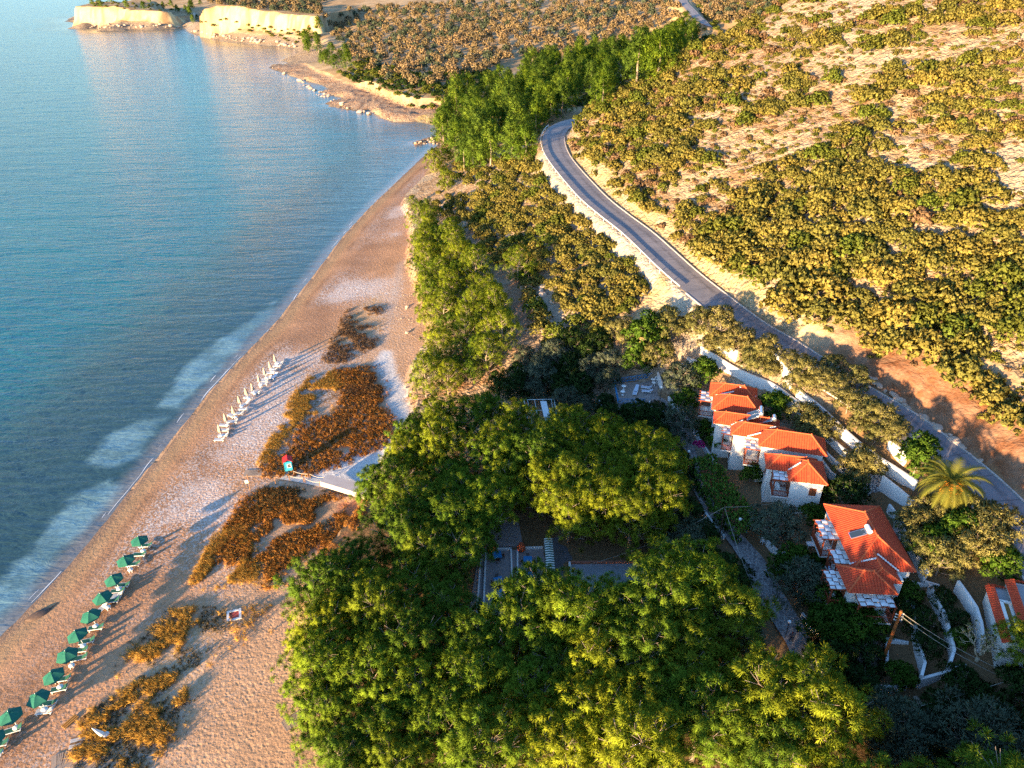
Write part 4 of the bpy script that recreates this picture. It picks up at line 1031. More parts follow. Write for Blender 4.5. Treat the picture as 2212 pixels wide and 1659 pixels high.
# ---- the nearer villa
H2 = empty('villa', (0, 0, 0)); tag(H2, 'white villa with a large plain red tile roof carrying one solar water heater', 'villa')
fc = Frame((40.5, 75.1), -3.8)
unit(H2, fc, 0, 7.0, -11.8, 0, 13.6, 1.9, 7.3, 'b', hip=3.7)
unit(H2, fc, .6, 4.7, -13.6, -7.8, 13.45, 1.15, 7.3, 'b', ends=(1, 0), hip=1.0)
unit(H2, fc, -1.7, 3.7, -15.25, -10.9, 13.3, 1.3, 7.2, 'a')
verge(H2, fc(-.3, -10.9, 13.55), fc(2.6, -10.9, 14.65)); verge(H2, fc(2.9, -10.2, 14.7), fc(5.0, -11.9, 13.7))
fc.box('wall', 4.0, 5.2, -13.0, -11.4, 6, 13.3, PLASTER, H2)
balcony(H2, fc, -1.65, .38, -6.2, -2.4, 10.3, 12.95, 'a1', 5, 3)
balcony(H2, fc, -1.45, .38, -10.4, -7.8, 10.3, 12.9, 'a1', 3, 3)
balcony(H2, fc, -3.15, -1.32, -14.4, -11.2, 10.2, 12.7, 'a1', 5, 3)
balcony(H2, fc, -.8, 3.3, -16.5, -14.87, 10.1, 12.65, 'b1', 5, 3)
window(H2, fc, ('a', .4, -1), -1.2, 0, 11.2, .8, 1.2); window(H2, fc, ('a', 6.6, 1), -6, 0, 11., .9, 1.2)
fc.box('terrace', 5.4, 7.6, -14.8, -11.9, 8.2, 9.0, GREYC, H2); fc.box('terrace_step', -2.0, -.1, -9.5, -5, 6.2, 7.4, SLAB, H2)
# ---- the flat-roofed house at the edge of the picture
H3 = empty('flat_roofed_house', (0, 0, 0)); tag(H3, 'white flat-roofed house with red tile edging beside the bare pale tree', 'house')
fd = Frame((53.4, 60.4), -18.5)
fd.box('wall', .2, 1.9, -8.3, 0, 9, 14.0, PLASTER, H3); fd.box('wall', 1.9, 9., -6.2, .6, 9, 14.7, PLASTER, H3)
fd.box('wall', 1.9, 9., -8.6, -6.2, 9, 12.6, PLASTER, H3)
fd.box('flat_roof', .5, 1.85, -2.2, -.2, 14.0, 14.08, GREYC, H3); fd.box('flat_roof', 2.6, 8.8, -5.8, .2, 14.7, 14.78, GREYC, H3)
fd.boxes('parapet', [(.62, .95, -8.1, -2.5, 14, 14.35), (1.5, 1.8, -8.1, -2.5, 14, 14.2), (.62, 1.8, -2.6, -2.3, 14, 14.35)], PLASTER, H3)
fd.box('planter_bed', .95, 1.5, -8., -2.6, 14, 14.16, mottled('dry_planting', (.36, .19, .04), (.22, .12, .04), 6, .95, .06, 14), H3)
for (a0, a1, b0, b1, z) in ((-.15, .62, -8.4, .15, 14.05), (1.7, 2.5, -6.4, .8, 14.85)):
    V = []; Fc = []; tiled(V, Fc, [fd(a0, b1, z-.18), fd(a0, b0, z-.18), fd(a1, b0, z+.22), fd(a1, b1, z+.22)]); new_obj('tile_edging', V, Fc, TILE, H3)
for (a0, a1, b, z) in ((0, 1.8, .1, 14.2), (2.2, 9., .75, 14.95)):
    V = []; Fc = []; tiled(V, Fc, [fd(a1, b+.15, z-.18), fd(a0, b+.15, z-.18), fd(a0, b-.4, z+.08), fd(a1, b-.4, z+.08)]); new_obj('tile_edging', V, Fc, TILE, H3)
# ---- solar water heaters
PANEL = mat('solar_glass', (.03, .045, .065), .12, .6); TANK = mat('tank_enamel', (.78, .77, .74), .35, .5); METAL = mat('bright_steel', (.75, .75, .76), .25, .5, .9)
def solar(f, a, b, z, npan, label, tankm, tilt=25):
    e = empty('solar_water_heater', f(a, b, z), f.rz); tag(e, label, 'solar heater')
    t = R(tilt); ux = np.array([math.cos(t), 0, math.sin(t)]); un = np.array([-math.sin(t), 0, math.cos(t)])
    for k in range(npan):
        c = np.array([0, -1.12*k, .35]); V = []; Fc = []; bx(V, Fc, c, ux, YA, un, 1.9, 1.05, .09); pn = new_obj('collector', V, Fc, METAL, e)
        V = []; Fc = []; bx(V, Fc, c+un*.05, ux, YA, un, 1.78, .93, .012); new_obj('glass', V, Fc, PANEL, pn)
    V = []; Fc = []; y0 = .35; y1 = -1.12*(npan-1)-.35; c = ux*1.2+np.array([0, 0, .62])
    tube(V, Fc, [c+YA*(y0+.25), c+YA*(y0+.2), c+YA*(y1-.2), c+YA*(y1-.25)], [.2, .31, .31, .2], 14); new_obj('tank', V, Fc, tankm, e)
    V = []; Fc = []
    for yy in (y0, y1): tube(V, Fc, [c+YA*yy, c+YA*yy-ZA*1.0], [.025, .025], 5); tube(V, Fc, [c+YA*yy, ux*-.8+YA*yy], [.025, .025], 5)
    new_obj('stand', V, Fc, METAL, e); return e
solar(fc, 1.75, -6.9, 14.45, 1, 'solar water heater with white tank on the plain red roof of the nearer villa', TANK)
bpy.context.view_layer.update()
solar(fa, -1.0, 7.1, 14.75, 2, 'solar water heater with shiny steel tank among the stepped roofs', METAL, 30)
solar(fa, .9, 6.2, 14.3, 1, 'lower solar panel lying behind the stepped roofs beside the steel tank', METAL, 20)
# ------------------------------------------------------------------ paths, walls, terraces
def stone_paving():
    m = mat('crazy_paving', (.35, .3, .28), .85, .15); co = objco(m)
    v = nd(m, 'ShaderNodeTexVoronoi', feature='DISTANCE_TO_EDGE'); v.inputs['Scale'].default_value = 1.9; lk(m, co, v.inputs['Vector'])
    v2 = nd(m, 'ShaderNodeTexVoronoi'); v2.inputs['Scale'].default_value = 1.9; lk(m, co, v2.inputs['Vector'])
    c = mixc(m, ramp(m, v2.outputs['Color'], .2, .8), (.17, .145, .14), (.28, .235, .215))
    c = mixc(m, ramp(m, v.outputs['Distance'], .02, .07, 1., 0.), c, (.42, .38, .35))
    lk(m, c, bsdf(m).inputs['Base Color']); lk(m, bump(m, v.outputs['Distance'], .3, .1), bsdf(m).inputs['Normal']); return m
PAVE = stone_paving()
PATH_D = [(1408,862,2.8),(1440,884,2.6),(1462,915,2.2),(1484,955,2.0),(1494,1000,1.9),(1506,1050,1.9),(1530,1092,2.0),(1560,1132,2.2),(1592,1170,2.5),(1622,1208,3.0),(1645,1250,3.4),(1668,1295,3.4),(1696,1340,3.3),(1722,1385,3.0),(1738,1428,2.7),(1742,1470,2.6)]
def ribbon(name, pts, m, lift=.05, kind='structure'):
    P = [on(x, y) for x, y, w in pts]; W = [w for _, _, w in pts]
    Q = spline([np.array([p[0], p[1], w]) for p, w in zip(P, W)], .8); V = []; Fc = []
    for i, q in enumerate(Q):
        a = Q[max(i-1, 0)]; b = Q[min(i+1, len(Q)-1)]; t = np.array([b[0]-a[0], b[1]-a[1]]); t /= np.linalg.norm(t); n = np.array([-t[1], t[0]])
        zc = float(height(q[0], q[1]))
        for k in (-1, -.5, 0, .5, 1):
            x, y = q[:2]+n*k*q[2]/2; z_ = max(zc, float(height(x, y)))*.5+zc*.5; V.append((x, y, z_+lift+.12))
        if i:
            k = (i-1)*5
            for j in range(4): Fc.append((k+j, k+j+1, k+6+j, k+5+j))
    o = new_obj(name, V, Fc, m, smooth_=True); tag(o, kind=kind); return o
ribbon('stone_path', PATH_D, PAVE)
def slab_poly(name, px, z, th, m, kind='structure'):
    P = [at_z(x, y, z) for x, y in px]; n = len(P)
    V = [p for p in P]+[p-ZA*th for p in P]; Fc = [tuple(range(n)), tuple(range(2*n-1, n-1, -1))]+[(i, (i+1) % n, n+(i+1) % n, n+i) for i in range(n)]
    o = new_obj(name, V, Fc, m); tag(o, kind=kind); return o
FLOORC = mottled('terrace_concrete', (.24, .20, .19), (.33, .27, .25), .9, .9, .02, 8)
slab_poly('terrace_paving', [(1040,1189),(1172,1186),(1200,1300),(1190,1330),(1012,1330),(1030,1220)], 4.55, .4, FLOORC)
slab_poly('terrace_paving', [(1052,1125),(1120,1125),(1130,1180),(1050,1180)], 4.5, .4, FLOORC)
slab_poly('court_paving', [(1232,1218),(1425,1216),(1440,1310),(1240,1310)], 4.85, .5, mottled('court_concrete', (.25, .245, .255), (.33, .325, .335), .7, .9, .02, 8))
slab_poly('terrace_paving', [(1175,1170),(1228,1150),(1420,1150),(1424,1213),(1230,1216),(1232,1330),(1202,1330)], 4.5, .5, mottled('dark_slate', (.10, .095, .10), (.16, .145, .145), .8, .85, .02, 6))
slab_poly('deck_paving', [(1365,832),(1420,818),(1424,868),(1330,886)], 8.13, .3, PAVE)
def gwall(label, px, h=1.1, w=.3, base=None, group=None):
    P = [on(x, y) if base is None else at_z(x, y, base) for x, y in px]
    Q = []
    for i in range(len(P)-1):
        n = max(1, int(np.linalg.norm(P[i+1]-P[i])/1.5))
        for k in range(n): Q.append(P[i]+(P[i+1]-P[i])*k/n)
    Q.append(P[-1])
    if base is None:
        for q in Q: q[2] = float(height(q[0], q[1]))
        zz = [q[2] for q in Q]
        for i, q in enumerate(Q): q[2] = float(np.mean(zz[max(0, i-2):i+3]))
    o = sweep_box('garden_wall', Q, w, h, WHITE, None, -.9); tag(o, label, 'wall', group); return o
c7 = lambda l: [(1449.3+.3447*a, 724.6+.3447*b) for a, b in l]
c8 = lambda l: [(1560.9+.3615*a, 1059+.3615*b) for a, b in l]
c6_ = lambda l: [(947.7+.3025*a, 780.5+.3025*b) for a, b in l]
gwall('long tall white wall running from the bare tree down behind the stepped villa', c7([(185,105),(320,210),(480,300),(620,335),(700,400),(800,490)]), 1.7)
gwall('short white wall above the bare tree near the road', c7([(290,75),(410,150)]), 1.6)
gwall('low white wall by the road where the olives begin', c7([(590,110),(680,190),(750,330)]), 1.5)
gwall('longest white terrace wall under the roadside olive trees', c7([(785,385),(900,475),(1010,580),(1150,715),(1300,830),(1460,930),(1530,965)]), 1.7)
gwall('white wall stretch below the road next to the bright green fig tree', c7([(1360,700),(1410,760),(1465,810)]), 1.6)
gwall('white wall behind the middle roofs of the stepped villa', c7([(800,490),(880,570),(960,650),(1060,740),(1130,800)]), 1.2)
gwall('narrow white wall along the right side of the stepped villa', c7([(955,735),(1030,820),(1090,880)]), .8)
gwall('white ramp wall beside the front wing of the stepped villa', c7([(940,800),(990,890),(1085,960)]), 1.0)
gwall('stepped white wall at the foot of the patterned stairs', c7([(1125,915),(1175,950),(1245,1000)]), 1.0)
gwall('big white wall with a dangling cable below the palm', c7([(1305,960),(1400,1030),(1500,1095)]), 2.0)
gwall('white wall between the nearer villa and the palm', c7([(1355,1105),(1420,1190),(1490,1270),(1545,1330)]), 1.2)
gwall('grey-white wall along the right side of the nearer villa', c8([(1020,235),(1090,330),(1150,440),(1198,560)]), 1.7)
gwall('white wall closing the terrace in front of the nearer villa', c8([(1040,575),(1200,572)]), .8)
gwall('short flat white wall right of the nearer villa terrace', c8([(1200,572),(1290,580)]), .6)
gwall('curving white garden wall in the middle of the lower gardens', c8([(1225,610),(1262,700),(1315,800),(1345,920),(1360,1010),(1330,1100)]), 1.5)
gwall('white garden wall curving below the flat-roofed house', c8([(1385,600),(1440,680),(1490,760),(1515,860),(1525,970)]), 1.8)
gwall('white garden wall with grey stains beside the wooden power pole', c8([(1118,720),(1135,860),(1155,980),(1185,1090),(1160,1180)]), 1.5)
gwall('low white wall closing the end of the lower gardens', c8([(1160,1180),(1240,1150),(1330,1110),(1380,1072),(1450,1062)]), .9)
gwall('white wall corner at the foot of the wooden power pole', c8([(968,1060),(972,910),(1110,915)]), .8)
gwall('low white wall across the dark garden below the power pole', c8([(920,1215),(1010,1205),(1090,1190)]), .9)
gwall('white wall bending round the grey-green tree beside the stone path', c8([(262,330),(300,375),(340,400),(450,398)]), .9)
gwall('short white wall beside the stone path near the blue bucket', c8([(310,455),(350,515)]), .6)
gwall('white wall edging the path under the citrus trees', c8([(472,755),(535,850),(580,858)]), .7)
gwall('white wall at the lower end of the stone path', c8([(560,950),(572,1060),(588,1170)]), .9)
gwall('white wall on the uphill side of the stone path near the deck', c6_([(1640,275),(1700,350),(1765,425),(1850,560)]), .9)
gwall('white wall following the path past the stepped villa', [(1506,948),(1530,985),(1545,1010)], .7)
gwall('tall narrow white wall between the dark trees near the pergola', c6_([(1140,320),(1172,400)]), 1.4)
gwall('thin white wall edging the bed below the blue deck', c6_([(1385,320),(1430,430)]), .6)
gwall('white wall beside the rusty shrub bed near the lamp post', c6_([(1505,290),(1550,410)]), .8)
gwall('low white wall jutting out beside the yellow-green pines', c6_([(1660,665),(1705,735),(1640,785)]), .9)
gwall('low white wall on the seaward side of the stone path', c7([(205,1125),(260,1200),(330,1280)]), .8)
gwall('white wall at the deck corner with the bistro chairs', c6_([(1560,120),(1590,195)]), 1.3)
gwall('white wall top above the dark trees beside the blue deck', c7([(60,200),(120,260)]), 1.2)
gwall('pale short wall under the roadside olives near the bare tree', c7([(100,160),(160,195)]), 1.)
for k, (a, lab) in enumerate([([(1040,1190),(1030,1330)], 'white kerb on the left side of the tavern terrace'), ([(1050,1190),(1044,1330)], 'white kerb left of the first row of blue tables'), ([(1104,1188),(1108,1320)], 'white kerb between the two rows of blue tables'), ([(1118,1188),(1118,1300)], 'white kerb beside the second row of blue tables'), ([(1048,1189),(1106,1188)], 'white kerb behind the first clay jar'), ([(1118,1187),(1172,1185)], 'white kerb behind the second clay jar')]):
    gwall(lab, a, .35, .22, 4.5)
REDB = mottled('brick_edging', (.30, .10, .06), (.42, .20, .14), 3, .9)
for a, lab, h, m_ in (([(1232,1218),(1425,1216)], 'red-brown coping along the back of the concrete court', .4, REDB), ([(1230,1219),(1242,1312)], 'white edging wall on the left of the concrete court', .5, None)):
    o = gwall(lab, a, h, .28, 4.8)
    if m_: o.data.materials[0] = m_
# patterned stairs between the houses
def stairs():
    e = empty('garden_stairs', (0, 0, 0)); tag(e, 'patterned pebble steps climbing from the villas to the road wall', 'stairs')
    a = on(*c7([(1270,985)])[0]); b = on(*c7([(1260,890)])[0]); d = b-a; nrm = np.array([d[0], d[1], 0]); nrm /= np.linalg.norm(nrm); sd = np.array([-nrm[1], nrm[0], 0])
    m = mat('pebble_mosaic', (.4, .4, .4), .8); co = objco(m); ck = nd(m, 'ShaderNodeTexChecker'); ck.inputs['Scale'].default_value = 3.2; lk(m, co, ck.inputs['Vector'])
    ck.inputs[1].default_value = (.14, .14, .15, 1); ck.inputs[2].default_value = (.48, .46, .44, 1); lk(m, ck.outputs[0], bsdf(m).inputs['Base Color'])
    n = 9
    for i in range(n):
        V = []; Fc = []; c = a+d*(i+.5)/n; c[2] = a[2]+.1+(max(d[2], 1.2))*(i+.5)/n-.35; bx(V, Fc, c, nrm, sd, ZA, np.linalg.norm(d[:2])/n*1.02, 2.6, 1.)
        new_obj('step', V, Fc, m, e)
stairs()
# ---- white steel pergola, awning, tables, jars
PGW = mat('pale_steel_paint', (.55, .68, .70), .5, .3)
def pergola():
    e = empty('pergola', (0, 0, 0)); tag(e, 'open white steel pergola frame with a strip of pale canopy rising from the pines', 'pergola')
    A, B, Cc, D = [atF(x, y, 8.0) for x, y in ((2030,1549),(2148,1547),(2167,1690),(2060,1700))]
    V = []; Fc = []
    for p in (A, B, Cc, D): tube(V, Fc, [p, (p[0], p[1], 4.)], [.05, .05], 6)
    new_obj('post', V, Fc, PGW, e); V = []; Fc = []
    for p, q in ((A, B), (B, Cc), (Cc, D), (D, A)): tube(V, Fc, [p, q], [.05, .05], 6)
    for t in (.3, .62): tube(V, Fc, [A+(D-A)*t, B+(Cc-B)*t], [.04, .04], 6)
    for t in (.12, .35, .62, .9): tube(V, Fc, [A+(B-A)*t, D+(Cc-D)*t], [.035, .035], 6)
    new_obj('frame', V, Fc, PGW, e)
    V = []; Fc = []
    for i in range(8):
        t0, t1 = i/8, (i+1)/8
        for s0, s1 in ((.52, .72),):
            q = [A+(B-A)*s+(D-A)*t for s, t in ((s0, .06+t0*.94), (s1, .06+t0*.94), (s1, .06+t1*.94), (s0, .06+t1*.94))]
            k = len(V); V += [p+ZA*(.07+(.03 if (j in (0, 1)) == (i % 2 == 0) else 0)) for j, p in enumerate(q)]; Fc.append((k, k+1, k+2, k+3))
    new_obj('canopy', V, Fc, CANVAS, e)
pergola()
def striped(name, c1, c2, sc, rot=0.):
    m = mat(name, c1, .8); co = objco(m); mp = nd(m, 'ShaderNodeMapping'); mp.inputs['Rotation'].default_value = (0, 0, rot); lk(m, co, mp.inputs['Vector'])
    s = nd(m, 'ShaderNodeSeparateXYZ'); lk(m, mp.outputs[0], s.inputs[0]); f = math_(m, 'GREATER_THAN', math_(m, 'FRACT', math_(m, 'MULTIPLY', s.outputs[1], sc), 0.), .5)
    lk(m, mixc(m, f, c1, c2), bsdf(m).inputs['Base Color']); return m
def awning():
    e = empty('awning', (0, 0, 0)); tag(e, 'striped green and white awning beside the tavern terrace', 'awning')
    P = [at_z(x, y, z) for x, y, z in ((1176,1163,7.),(1193,1163,6.7),(1199,1231,6.7),(1180,1231,7.))]
    n = 26; V = []; Fc = []; mi = []
    for i in range(n):
        q = [P[0]+(P[3]-P[0])*i/n, P[1]+(P[2]-P[1])*i/n, P[1]+(P[2]-P[1])*(i+1)/n, P[0]+(P[3]-P[0])*(i+1)/n]
        k = len(V); V += [q[0], (q[0]+q[1])/2+ZA*.12, q[1], q[2], (q[2]+q[3])/2+ZA*.12, q[3]]; Fc += [(k, k+1, k+4, k+5), (k+1, k+2, k+3, k+4)]; mi += [i % 2]*2
    o = new_obj('cloth', V, Fc, [mat('awning_white', (.70, .72, .66), .85), mat('awning_green', (.035, .10, .07), .85)], e); o.data.polygons.foreach_set('material_index', mi)
    V = []; Fc = []
    for p in P: tube(V, Fc, [p, (p[0], p[1], 4.3)], [.04, .04], 6)
    new_obj('pole', V, Fc, PGW, e)
awning()
CHW = mottled('dark_chair_wood', (.06, .035, .02), (.10, .05, .03), 5, .7)
def tavern_chair(P, rz, label, group):
    e = empty('tavern_chair', P, rz); tag(e, label, 'chair', group)
    V = []; Fc = []; bx(V, Fc, (0, 0, .45), XA, YA, ZA, .42, .42, .05); new_obj('seat', V, Fc, CHW, e)
    V = []; Fc = []
    for z in (.62, .78, .92): bx(V, Fc, (0, .2, z), XA, YA, ZA, .40, .03, .07)
    for x in (-.19, .19): bx(V, Fc, (x, .2, .70), XA, YA, ZA, .04, .04, .5)
    new_obj('backrest', V, Fc, CHW, e)
    for x in (-.18, .18):
        for y in (-.18, .18): V = []; Fc = []; bx(V, Fc, (x, y, .22), XA, YA, ZA, .04, .04, .44); new_obj('leg', V, Fc, CHW, e)
    return e
def tavern_table(P, rz, label, no):
    e = empty('tavern_table', P, rz); tag(e, label, 'table', 'blue tables of the tavern terrace')
    V = []; Fc = []; bx(V, Fc, (0, 0, .76), XA, YA, ZA, 1.15, 1.15, .05); new_obj('tabletop', V, Fc, BLUE, e)
    V = []; Fc = []
    for sx, sy in ((1, 0), (-1, 0), (0, 1), (0, -1)): bx(V, Fc, (sx*.57, sy*.57, .66), XA, YA, ZA, .03 if sx else 1.1, .03 if sy else 1.1, .16)
    new_obj('apron', V, Fc, BLUE, e)
    for x in (-.45, .45):
        for y in (-.45, .45): V = []; Fc = []; bx(V, Fc, (x, y, .37), XA, YA, ZA, .07, .07, .74); new_obj('leg', V, Fc, BLUE, e)
    ca, sa = math.cos(rz), math.sin(rz)
    for k, (dx, dy, r) in enumerate(((0, .75, 0), (0, -.75, math.pi), (.75, 0, -math.pi/2), (-.75, 0, math.pi/2))):
        tavern_chair((P[0]+dx*ca-dy*sa, P[1]+dx*sa+dy*ca, P[2]), rz+r, 'dark wooden chair pushed up to the '+no, 'chairs at the '+no)
for x, y, r, lab, no in [(1074,1206,.15,'blue table nearest the first clay jar','blue table by the first clay jar'),(1077,1262,.3,'blue table in the middle of the sun-streaked terrace row','middle blue table'),(1082,1290,.5,'blue table half under the pine at the front of the terrace','front blue table'),(1140,1217,.0,'blue table in the second row beside the awning','blue table beside the awning'),(1145,1252,.2,'blue table of the second row touching the pine','blue table touching the pine'),(1010,1212,.2,'blue table left of the terrace kerb among the pines','blue table among the pines')]:
    tavern_table(at_z(x, y, 4.56), r, lab, no)
def lathe(name, prof, m, parent=None, n=16):
    V = []; Fc = []
    for i, (r, z) in enumerate(prof):
        for j in range(n): a = 2*math.pi*j/n; V.append((r*math.cos(a), r*math.sin(a), z))
        if i:
            k = (i-1)*n
            for j in range(n): Fc.append((k+j, k+(j+1) % n, k+n+(j+1) % n, k+n+j))
    Fc.append(tuple(range(n-1, -1, -1))); Fc.append(tuple(len(V)-n+j for j in range(n)))
    return new_obj(name, V, Fc, m, parent, True)
CLAY = mottled('clay', (.38, .07, .03), (.48, .11, .04), 3, .75)
for x, y, lab in ((1063,1193,'big round clay jar in the corner of the first table row'),(1126,1191,'big round clay jar in the corner of the second table row')):
    e = empty('clay_jar', at_z(x, y, 4.56)); tag(e, lab, 'jar', 'clay jars of the tavern'); lathe('body', [(.25, 0), (.48, .3), (.6, .65), (.52, 1.0), (.3, 1.2), (.26, 1.25)], CLAY, e); lathe('rim', [(.26, 1.24), (.36, 1.28), (.36, 1.36), (.22, 1.36), (.2, 1.2)], CLAY, e)
# ---- blue railed deck
def deck():
    e = empty('deck', (0, 0, 0)); tag(e, 'small wooden sun deck behind a bright blue railing', 'deck')
    P = [at_z(x, y, 8.16) for x, y in ((1328,828),(1382,824),(1392,862),(1338,866))]
    n = 12
    for k in range(1):
        V = []; Fc = []
        for i in range(n):
            q = [P[0]+(P[1]-P[0])*(i+.04)/n, P[0]+(P[1]-P[0])*(i+.96)/n, P[3]+(P[2]-P[3])*(i+.96)/n, P[3]+(P[2]-P[3])*(i+.04)/n]
            j = len(V); V += q+[p-ZA*.12 for p in q]; Fc += [(j, j+1, j+2, j+3), (j, j+4, j+5, j+1), (j+1, j+5, j+6, j+2), (j+2, j+6, j+7, j+3), (j+3, j+7, j+4, j)]
        new_obj('planks', V, Fc, mottled('deck_wood', (.34, .28, .24), (.26, .21, .18), 4, .85), e)
    line = [at_z(x, y, 8.15) for x, y in ((1392,872),(1335,872),(1326,828),(1370,822),(1408,815))]
    V = []; Fc = []; Vp = []; Fp = []
    for p, q in zip(line[:-1], line[1:]):
        d = q-p; L = np.linalg.norm(d); m = max(1, int(L/1.2))
        for z in (.12, .95): tube(V, Fc, [p+ZA*z, q+ZA*z], [.05, .05], 5)
        for i in range(m):
            a = p+d*i/m; b = p+d*(i+1)/m
            tube(V, Fc, [a+ZA*.12, b+ZA*.95], [.035, .035], 4); tube(V, Fc, [b+ZA*.12, a+ZA*.95], [.035, .035], 4); tube(V, Fc, [(a+b)/2+ZA*.12, (a+b)/2+ZA*.95], [.025, .025], 4)
            tube(Vp, Fp, [a-ZA*.2, a+ZA*1.02], [.055, .055], 5)
    rl = mat('railing_blue', (.02, .20, .42), .5, .3)
    new_obj('railing', V, Fc, rl, e); new_obj('post', Vp, Fp, rl, e)
deck()
LF = mottled('lounger_fabric', (.40, .47, .58), (.50, .56, .66), 4, .85); LG = mottled('green_fabric', (.022, .10, .075), (.03, .13, .095), 5, .8); LW = mottled('pale_lounger_mesh', (.55, .54, .52), (.46, .45, .45), 5, .85)
def lounger_proto(m, frame_m):
    e = empty('sun_lounger', (0, 0, 0))
    V = []; Fc = []
    prof = [(-.95, .36), (-.3, .36), (.25, .36), (.62, .56), (.95, .78)]
    for i, (x, z) in enumerate(prof):
        for y in (-.3, .3): V += [(x, y, z), (x, y, z-.05)]
        if i:
            k = (i-1)*4; Fc += [(k, k+4, k+6, k+2), (k+1, k+3, k+7, k+5), (k, k+1, k+5, k+4), (k+2, k+6, k+7, k+3)]
    Fc += [(0, 2, 3, 1), (len(V)-4, len(V)-3, len(V)-1, len(V)-2)]
    a = new_obj('seat', V, Fc, m, e)
    V = []; Fc = []
    for y in (-.34, .34): bx(V, Fc, (-.1, y, .32), XA, YA, ZA, 1.75, .06, .07)
    for x in (-.95, .75): bx(V, Fc, (x, 0, .32), XA, YA, ZA, .06, .7, .07)
    b = new_obj('frame', V, Fc, frame_m, e); out = [a, b]
    for x in (-.8, .6):
        for y in (-.33, .33): V = []; Fc = []; bx(V, Fc, (x, y, .14), XA, YA, ZA, .06, .06, .32); out.append(new_obj('leg', V, Fc, frame_m, e))
    return e
PROTO = {}
def copy_tree(o, parent=None):
    c = o.copy(); COL.objects.link(c); c.parent = parent
    for ch in list(o.children): copy_tree(ch, c)
    return c
def place_copy(key, maker, P, rz, label, cat, group=None, s=1., tilt=None):
    if key not in PROTO: o = maker(); PROTO[key] = o
    else: o = copy_tree(PROTO[key])
    for k in ('label', 'category', 'group'):
        if k in o: del o[k]
    o.location = tuple(P); o.rotation_euler = (tilt or (0, 0, 0)) if tilt else (0, 0, rz); o.scale = (s, s, s); tag(o, label, cat, group); return o
mk_lb = lambda: lounger_proto(LF, PLAST)
for (x, y), r, lab in (((1374,844),1.2,'pale cushioned lounger beside the round tables on the deck'),((1396,840),-.35,'blue-grey lounger with raised back on the deck terrace'),((1398,848),-.2,'blue-grey lounger nearest the lamp post on the deck terrace'),((1372,850),1.25,'pale lounger at the front edge of the deck terrace')):
    place_copy('lb', mk_lb, at_z(x, y, 8.16), r, lab, 'lounger', 'loungers of the deck terrace')
def rtable():
    e = empty('round_table', (0, 0, 0)); lathe('tabletop', [(.1, .70), (.42, .70), (.43, .73), (.42, .75), (.1, .75)], PLAST, e, 20); lathe('stem', [(.25, 0), (.24, .03), (.04, .06), (.04, .7)], PLAST, e); return e
for (x, y), lab in (((1347,841),'round white table at the back of the wooden deck'),((1345,853),'round white table at the front corner of the wooden deck'),((1410,826),'round white table with bistro chairs by the deck wall')):
    place_copy('rt', rtable, at_z(x, y, 8.17), 0, lab, 'table', 'round tables of the deck')
def pchair():
    e = empty('plastic_chair', (0, 0, 0)); V = []; Fc = []; bx(V, Fc, (0, 0, .43), XA, YA, ZA, .46, .44, .05); new_obj('seat', V, Fc, PLAST, e)
    V = []; Fc = []
    for i in range(7):
        a = math.pi*(.08+.84*i/6); bx(V, Fc, (-.25*math.cos(a), .1+.16*math.sin(a), .65), np.array([math.sin(a), math.cos(a), 0]), np.array([-math.cos(a), math.sin(a), 0]), ZA, .1, .025, .44)
    new_obj('backrest', V, Fc, PLAST, e); V = []; Fc = []
    for x in (-.26, .26): bx(V, Fc, (x, 0, .63), XA, YA, ZA, .05, .42, .04); bx(V, Fc, (x, -.2, .53), XA, YA, ZA, .04, .04, .2)
    new_obj('armrest', V, Fc, PLAST, e)
    for x in (-.2, .2):
        for y in (-.18, .2): V = []; Fc = []; bx(V, Fc, (x, y, .2), XA, YA, ZA, .05, .05, .42); new_obj('leg', V, Fc, PLAST, e)
    return e
for P, r, lab in ((at_z(1417,824,8.16), 1., 'white chair at the bistro table by the deck wall'), (at_z(1413,832,8.16), 2.4, 'white stool-like chair in front of the bistro table'), (fc(-1.1, -3.0, 10.3), -.4, 'white plastic chair in the first balcony corner of the nearer villa'), (fc(-.5, -5.4, 10.3), 2.6, 'white plastic chair at the front end of the first balcony'), (fc(-.8, -8.7, 10.3), .5, 'white plastic chair on the middle balcony of the nearer villa'), (fb(-.7, 1.7, 10.3), .3, 'white plastic chair on the front balcony of the stepped villa'), (fa(-7.9, 13.0, 10.4), .2, 'white plastic chair on the far balcony of the stepped villa'), (fc(-2.4, -12.2, 10.2), .7, 'white plastic chair on the balcony nearest the citrus trees'), (on(*c8([(238,318)])[0]), .4, 'white chair standing alone on the stone path'), (on(*c8([(332,512)])[0]), 1.4, 'white chair beside the blue bucket on the stone path')):
    place_copy('pc', pchair, P, r, lab, 'chair')
def ptable():
    e = empty('plastic_table', (0, 0, 0)); V = []; Fc = []; bx(V, Fc, (0, 0, .72), XA, YA, ZA, .85, .85, .05); new_obj('tabletop', V, Fc, PLAST, e)
    for x in (-.33, .33):
        for y in (-.33, .33): V = []; Fc = []; bx(V, Fc, (x, y, .35), XA, YA, ZA, .06, .06, .72); new_obj('leg', V, Fc, PLAST, e)
    return e
for P, lab in ((fc(-.9, -4.0, 10.3), 'square white table on the first balcony of the nearer villa'), (fb(-.9, 2.4, 10.3), 'square white table on the front balcony of the stepped villa'), (fc(-2.2, -13.3, 10.2), 'square white table on the balcony nearest the citrus trees'), (on(*c8([(518,345)])[0]), 'white table standing in the garden below the first balcony')):
    place_copy('pt', ptable, P, 0, lab, 'table')
